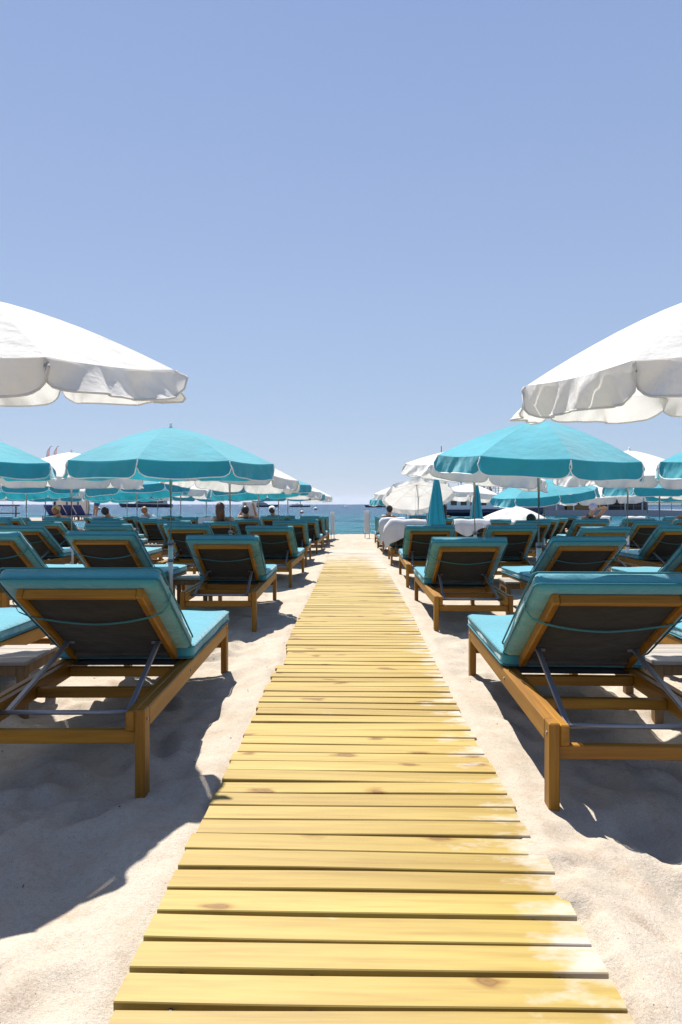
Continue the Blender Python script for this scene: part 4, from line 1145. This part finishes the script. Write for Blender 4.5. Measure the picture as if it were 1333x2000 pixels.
def ferry():
    f = empty('excursion_boat', (14.6, 80, ZW)); tag(f, 'white excursion boat with windows and open railed upper deck behind the folded parasols', 'boat')
    vs, fs = hull_mesh(13, 4.2, .9); MB().add(vs, fs).obj('hull', 'navy_hull', f, True)
    c = MB().box(-5.6, 4.2, -1.7, 1.7, .96, 2.3, .05).obj('cabin', 'boat_white', f)
    for i in range(8):
        x = -5.2 + i * 1.12; w = MB().box(x, x + .8, -1.72, -1.695, 1.35, 1.95, .01).obj('window', 'boat_white', c)
        MB().box(x + .06, x + .74, -1.735, -1.721, 1.41, 1.89, .004).obj('pane', 'dark_glass', w)
    MB().box(-5.9, 4.5, -1.9, 1.9, 2.305, 2.42, .02).obj('upper_deck', 'boat_white', f)
    for x in np.arange(-5.7, 4.4, .84):
        MB().tube([(x, -1.8, 2.42), (x, -1.8, 3.95 if int(round(x)) % 2 else 3.3)], .03, 6).obj('rail_post', 'grey_steel', f)
    for z in (2.75, 3.05, 3.3): MB().tube([(-5.7, -1.8, z), (4.3, -1.8, z)], .022, 6).obj('deck_rail', 'grey_steel', f)
    MB().box(2.0, 3.9, -1.0, 1.0, 2.425, 3.6, .05).obj('wheelhouse', 'boat_white', f)
    MB().tube([(-4.9, 0, 2.4), (-4.9, 0, 8.3)], .05, 6).obj('mast', 'grey_steel', f)
    for i, x in enumerate((-4.3, -2.6, -.6, .8)):
        p = person((14.6 + x, 80, ZW + 2.42), rad(40 * i), ['person in blue standing at the left end of the boat\'s upper deck', 'person in white on the boat\'s upper deck', 'person in red on the boat\'s upper deck', 'person in black on the boat\'s upper deck'][i], standing(20 + i), skin='skin_tan', top=['blue_cloth', 'white_cloth', 'red_cloth', 'black_cloth'][i], bottom=('black_cloth', .8))
        p.scale = (1, 1, 1)
ferry()

def pavilion():
    p = empty('beach_pavilion', (0, 0, 0)); tag(p, 'low flat-roofed pavilion on a pier beyond the right parasols', 'pavilion')
    MB().box(20, 44, 88, 96, -.9, .35, .03).obj('pier_deck', 'grey_wall', p)
    MB().box(21.5, 27, 90, 93, .351, 2.0, .03).obj('wall', 'grey_wall', p)
    MB().box(27.2, 32.0, 89.4, 89.7, .351, 1.15, .03).obj('reed_fence', 'reed', p)
    for i in range(9): x = 21.2 + i * 2.2; MB().box(x, x + .14, 89, 89.14, .352, 2.72, .01).obj('post', 'boat_white', p)
    MB().box(20.6, 39.6, 88.6, 94, 2.722, 3.0, .03).obj('roof', 'boat_white', p)
    MB().box(20.9, 39.3, 93.6, 93.8, .352, 2.72, .01).obj('back_wall', 'dark_timber', p)
    for z in (.9, 1.3): MB().tube([(32, 88.2, z), (43.8, 88.2, z)], .04, 6).obj('pier_rail', 'grey_steel', p)
    for x in np.arange(32, 44, 1.6): MB().tube([(x, 88.2, .35), (x, 88.2, 1.3)], .035, 6).obj('rail_post', 'grey_steel', p)
pavilion()

def potted_palm(x, y, z, h, label, seed):
    rr = random.Random(seed); t = empty('palm_tree', (x, y, z)); tag(t, label, 'palm', 'palms by the boat')
    MB().tube([(0, 0, -.6), (.05, 0, h * .5), (.02, .03, h)], [.12, .09, .07], 8).obj('trunk', 'dark_timber', t, True)
    cr = MB()
    for k in range(14):
        a = 2 * pi * k / 14 + rr.uniform(-.2, .2); L = rr.uniform(.8, 1.3); el = rr.uniform(.1, 1.0)
        prev = None
        for i in range(8):
            s = i / 7; p = Vector((cos(a) * L * s, sin(a) * L * s, h + L * (el * s - .9 * s * s))); 
            if prev is not None:
                d = (p - prev).normalized(); sd2 = d.cross(Vector((0, 0, 1))).normalized()
                for sg in (-1, 1):
                    tip = p + sd2 * sg * .24 * sin(pi * min(1, s + .15)) + d * .12 - Vector((0, 0, .08))
                    cr.add([tuple(prev), tuple(p), tuple(tip)], [(0, 1, 2)])
            prev = p
    cr.obj('crown', 'palm_leaf', t)
potted_palm(16.9, 82.5, .3, 3.2, 'dark palm top beside the steel pole, above the boat deck', 1)
potted_palm(15.2, 83.0, .3, 3.1, 'smaller palm top above the boat, next to the folded parasol', 2)

# ------------------------------------------------------------------ bits on the sand
def make_litter():
    rr = random.Random(77); mb = MB()
    for i in range(170):
        if i < 110: x, y = rr.uniform(-2.2, 2.2), rr.uniform(1.2, 5.5)
        else: x, y = rr.uniform(-3.5, 3.5), rr.uniform(4, 12)
        if np.interp(y, *WALK_L) - .02 < x < np.interp(y, *WALK_R) + .02: continue
        z = GH[min(np.searchsorted(GY, y), len(GY) - 1), min(np.searchsorted(GX, x), len(GX) - 1)]
        if rr.random() < .35:                                  # twig or dry seaweed
            a = rr.uniform(0, 6.28); L = rr.uniform(.008, .03); k = rr.uniform(-.4, .4)
            mb.tube([(x, y, z + .002), (x + cos(a) * L * .5, y + sin(a) * L * .5, z + .004), (x + cos(a + k) * L, y + sin(a + k) * L, z + .003)], [.0012, .0016, .0008], 4, mi=0)
        else:                                                 # pebble or shell chip
            vs, fs = ellipsoid((x, y, z + .001), (rr.uniform(.002, .005), rr.uniform(.002, .005), rr.uniform(.0015, .003)), 6, 4); mb.add(vs, fs, rr.choice([0, 0, 1]))
    o = mb.obj('beach_litter', ['dark_timber', 'grey_wall'], None, True); tag(o, 'scattered twigs, pebbles and shell chips on the sand', 'litter', kind='stuff')
make_litter()

# ------------------------------------------------------------------ the air over the bay
def make_haze():
    m = bpy.data.materials.new('haze'); m.use_nodes = True; nt = m.node_tree; nt.nodes.clear()
    v = nt.nodes.new('ShaderNodeVolumePrincipled'); v.inputs['Color'].default_value = (.72, .80, .95, 1); v.inputs['Density'].default_value = 2.5e-5
    v.inputs['Anisotropy'].default_value = .2
    out = nt.nodes.new('ShaderNodeOutputMaterial'); nt.links.new(v.outputs[0], out.inputs['Volume']); M['haze'] = m
    o = MB().box(-34000, 34000, -500, 42000, -12, 330, .0).obj('haze', 'haze'); tag(o, 'thin pale sea haze over the bay', 'haze', kind='stuff')
make_haze()
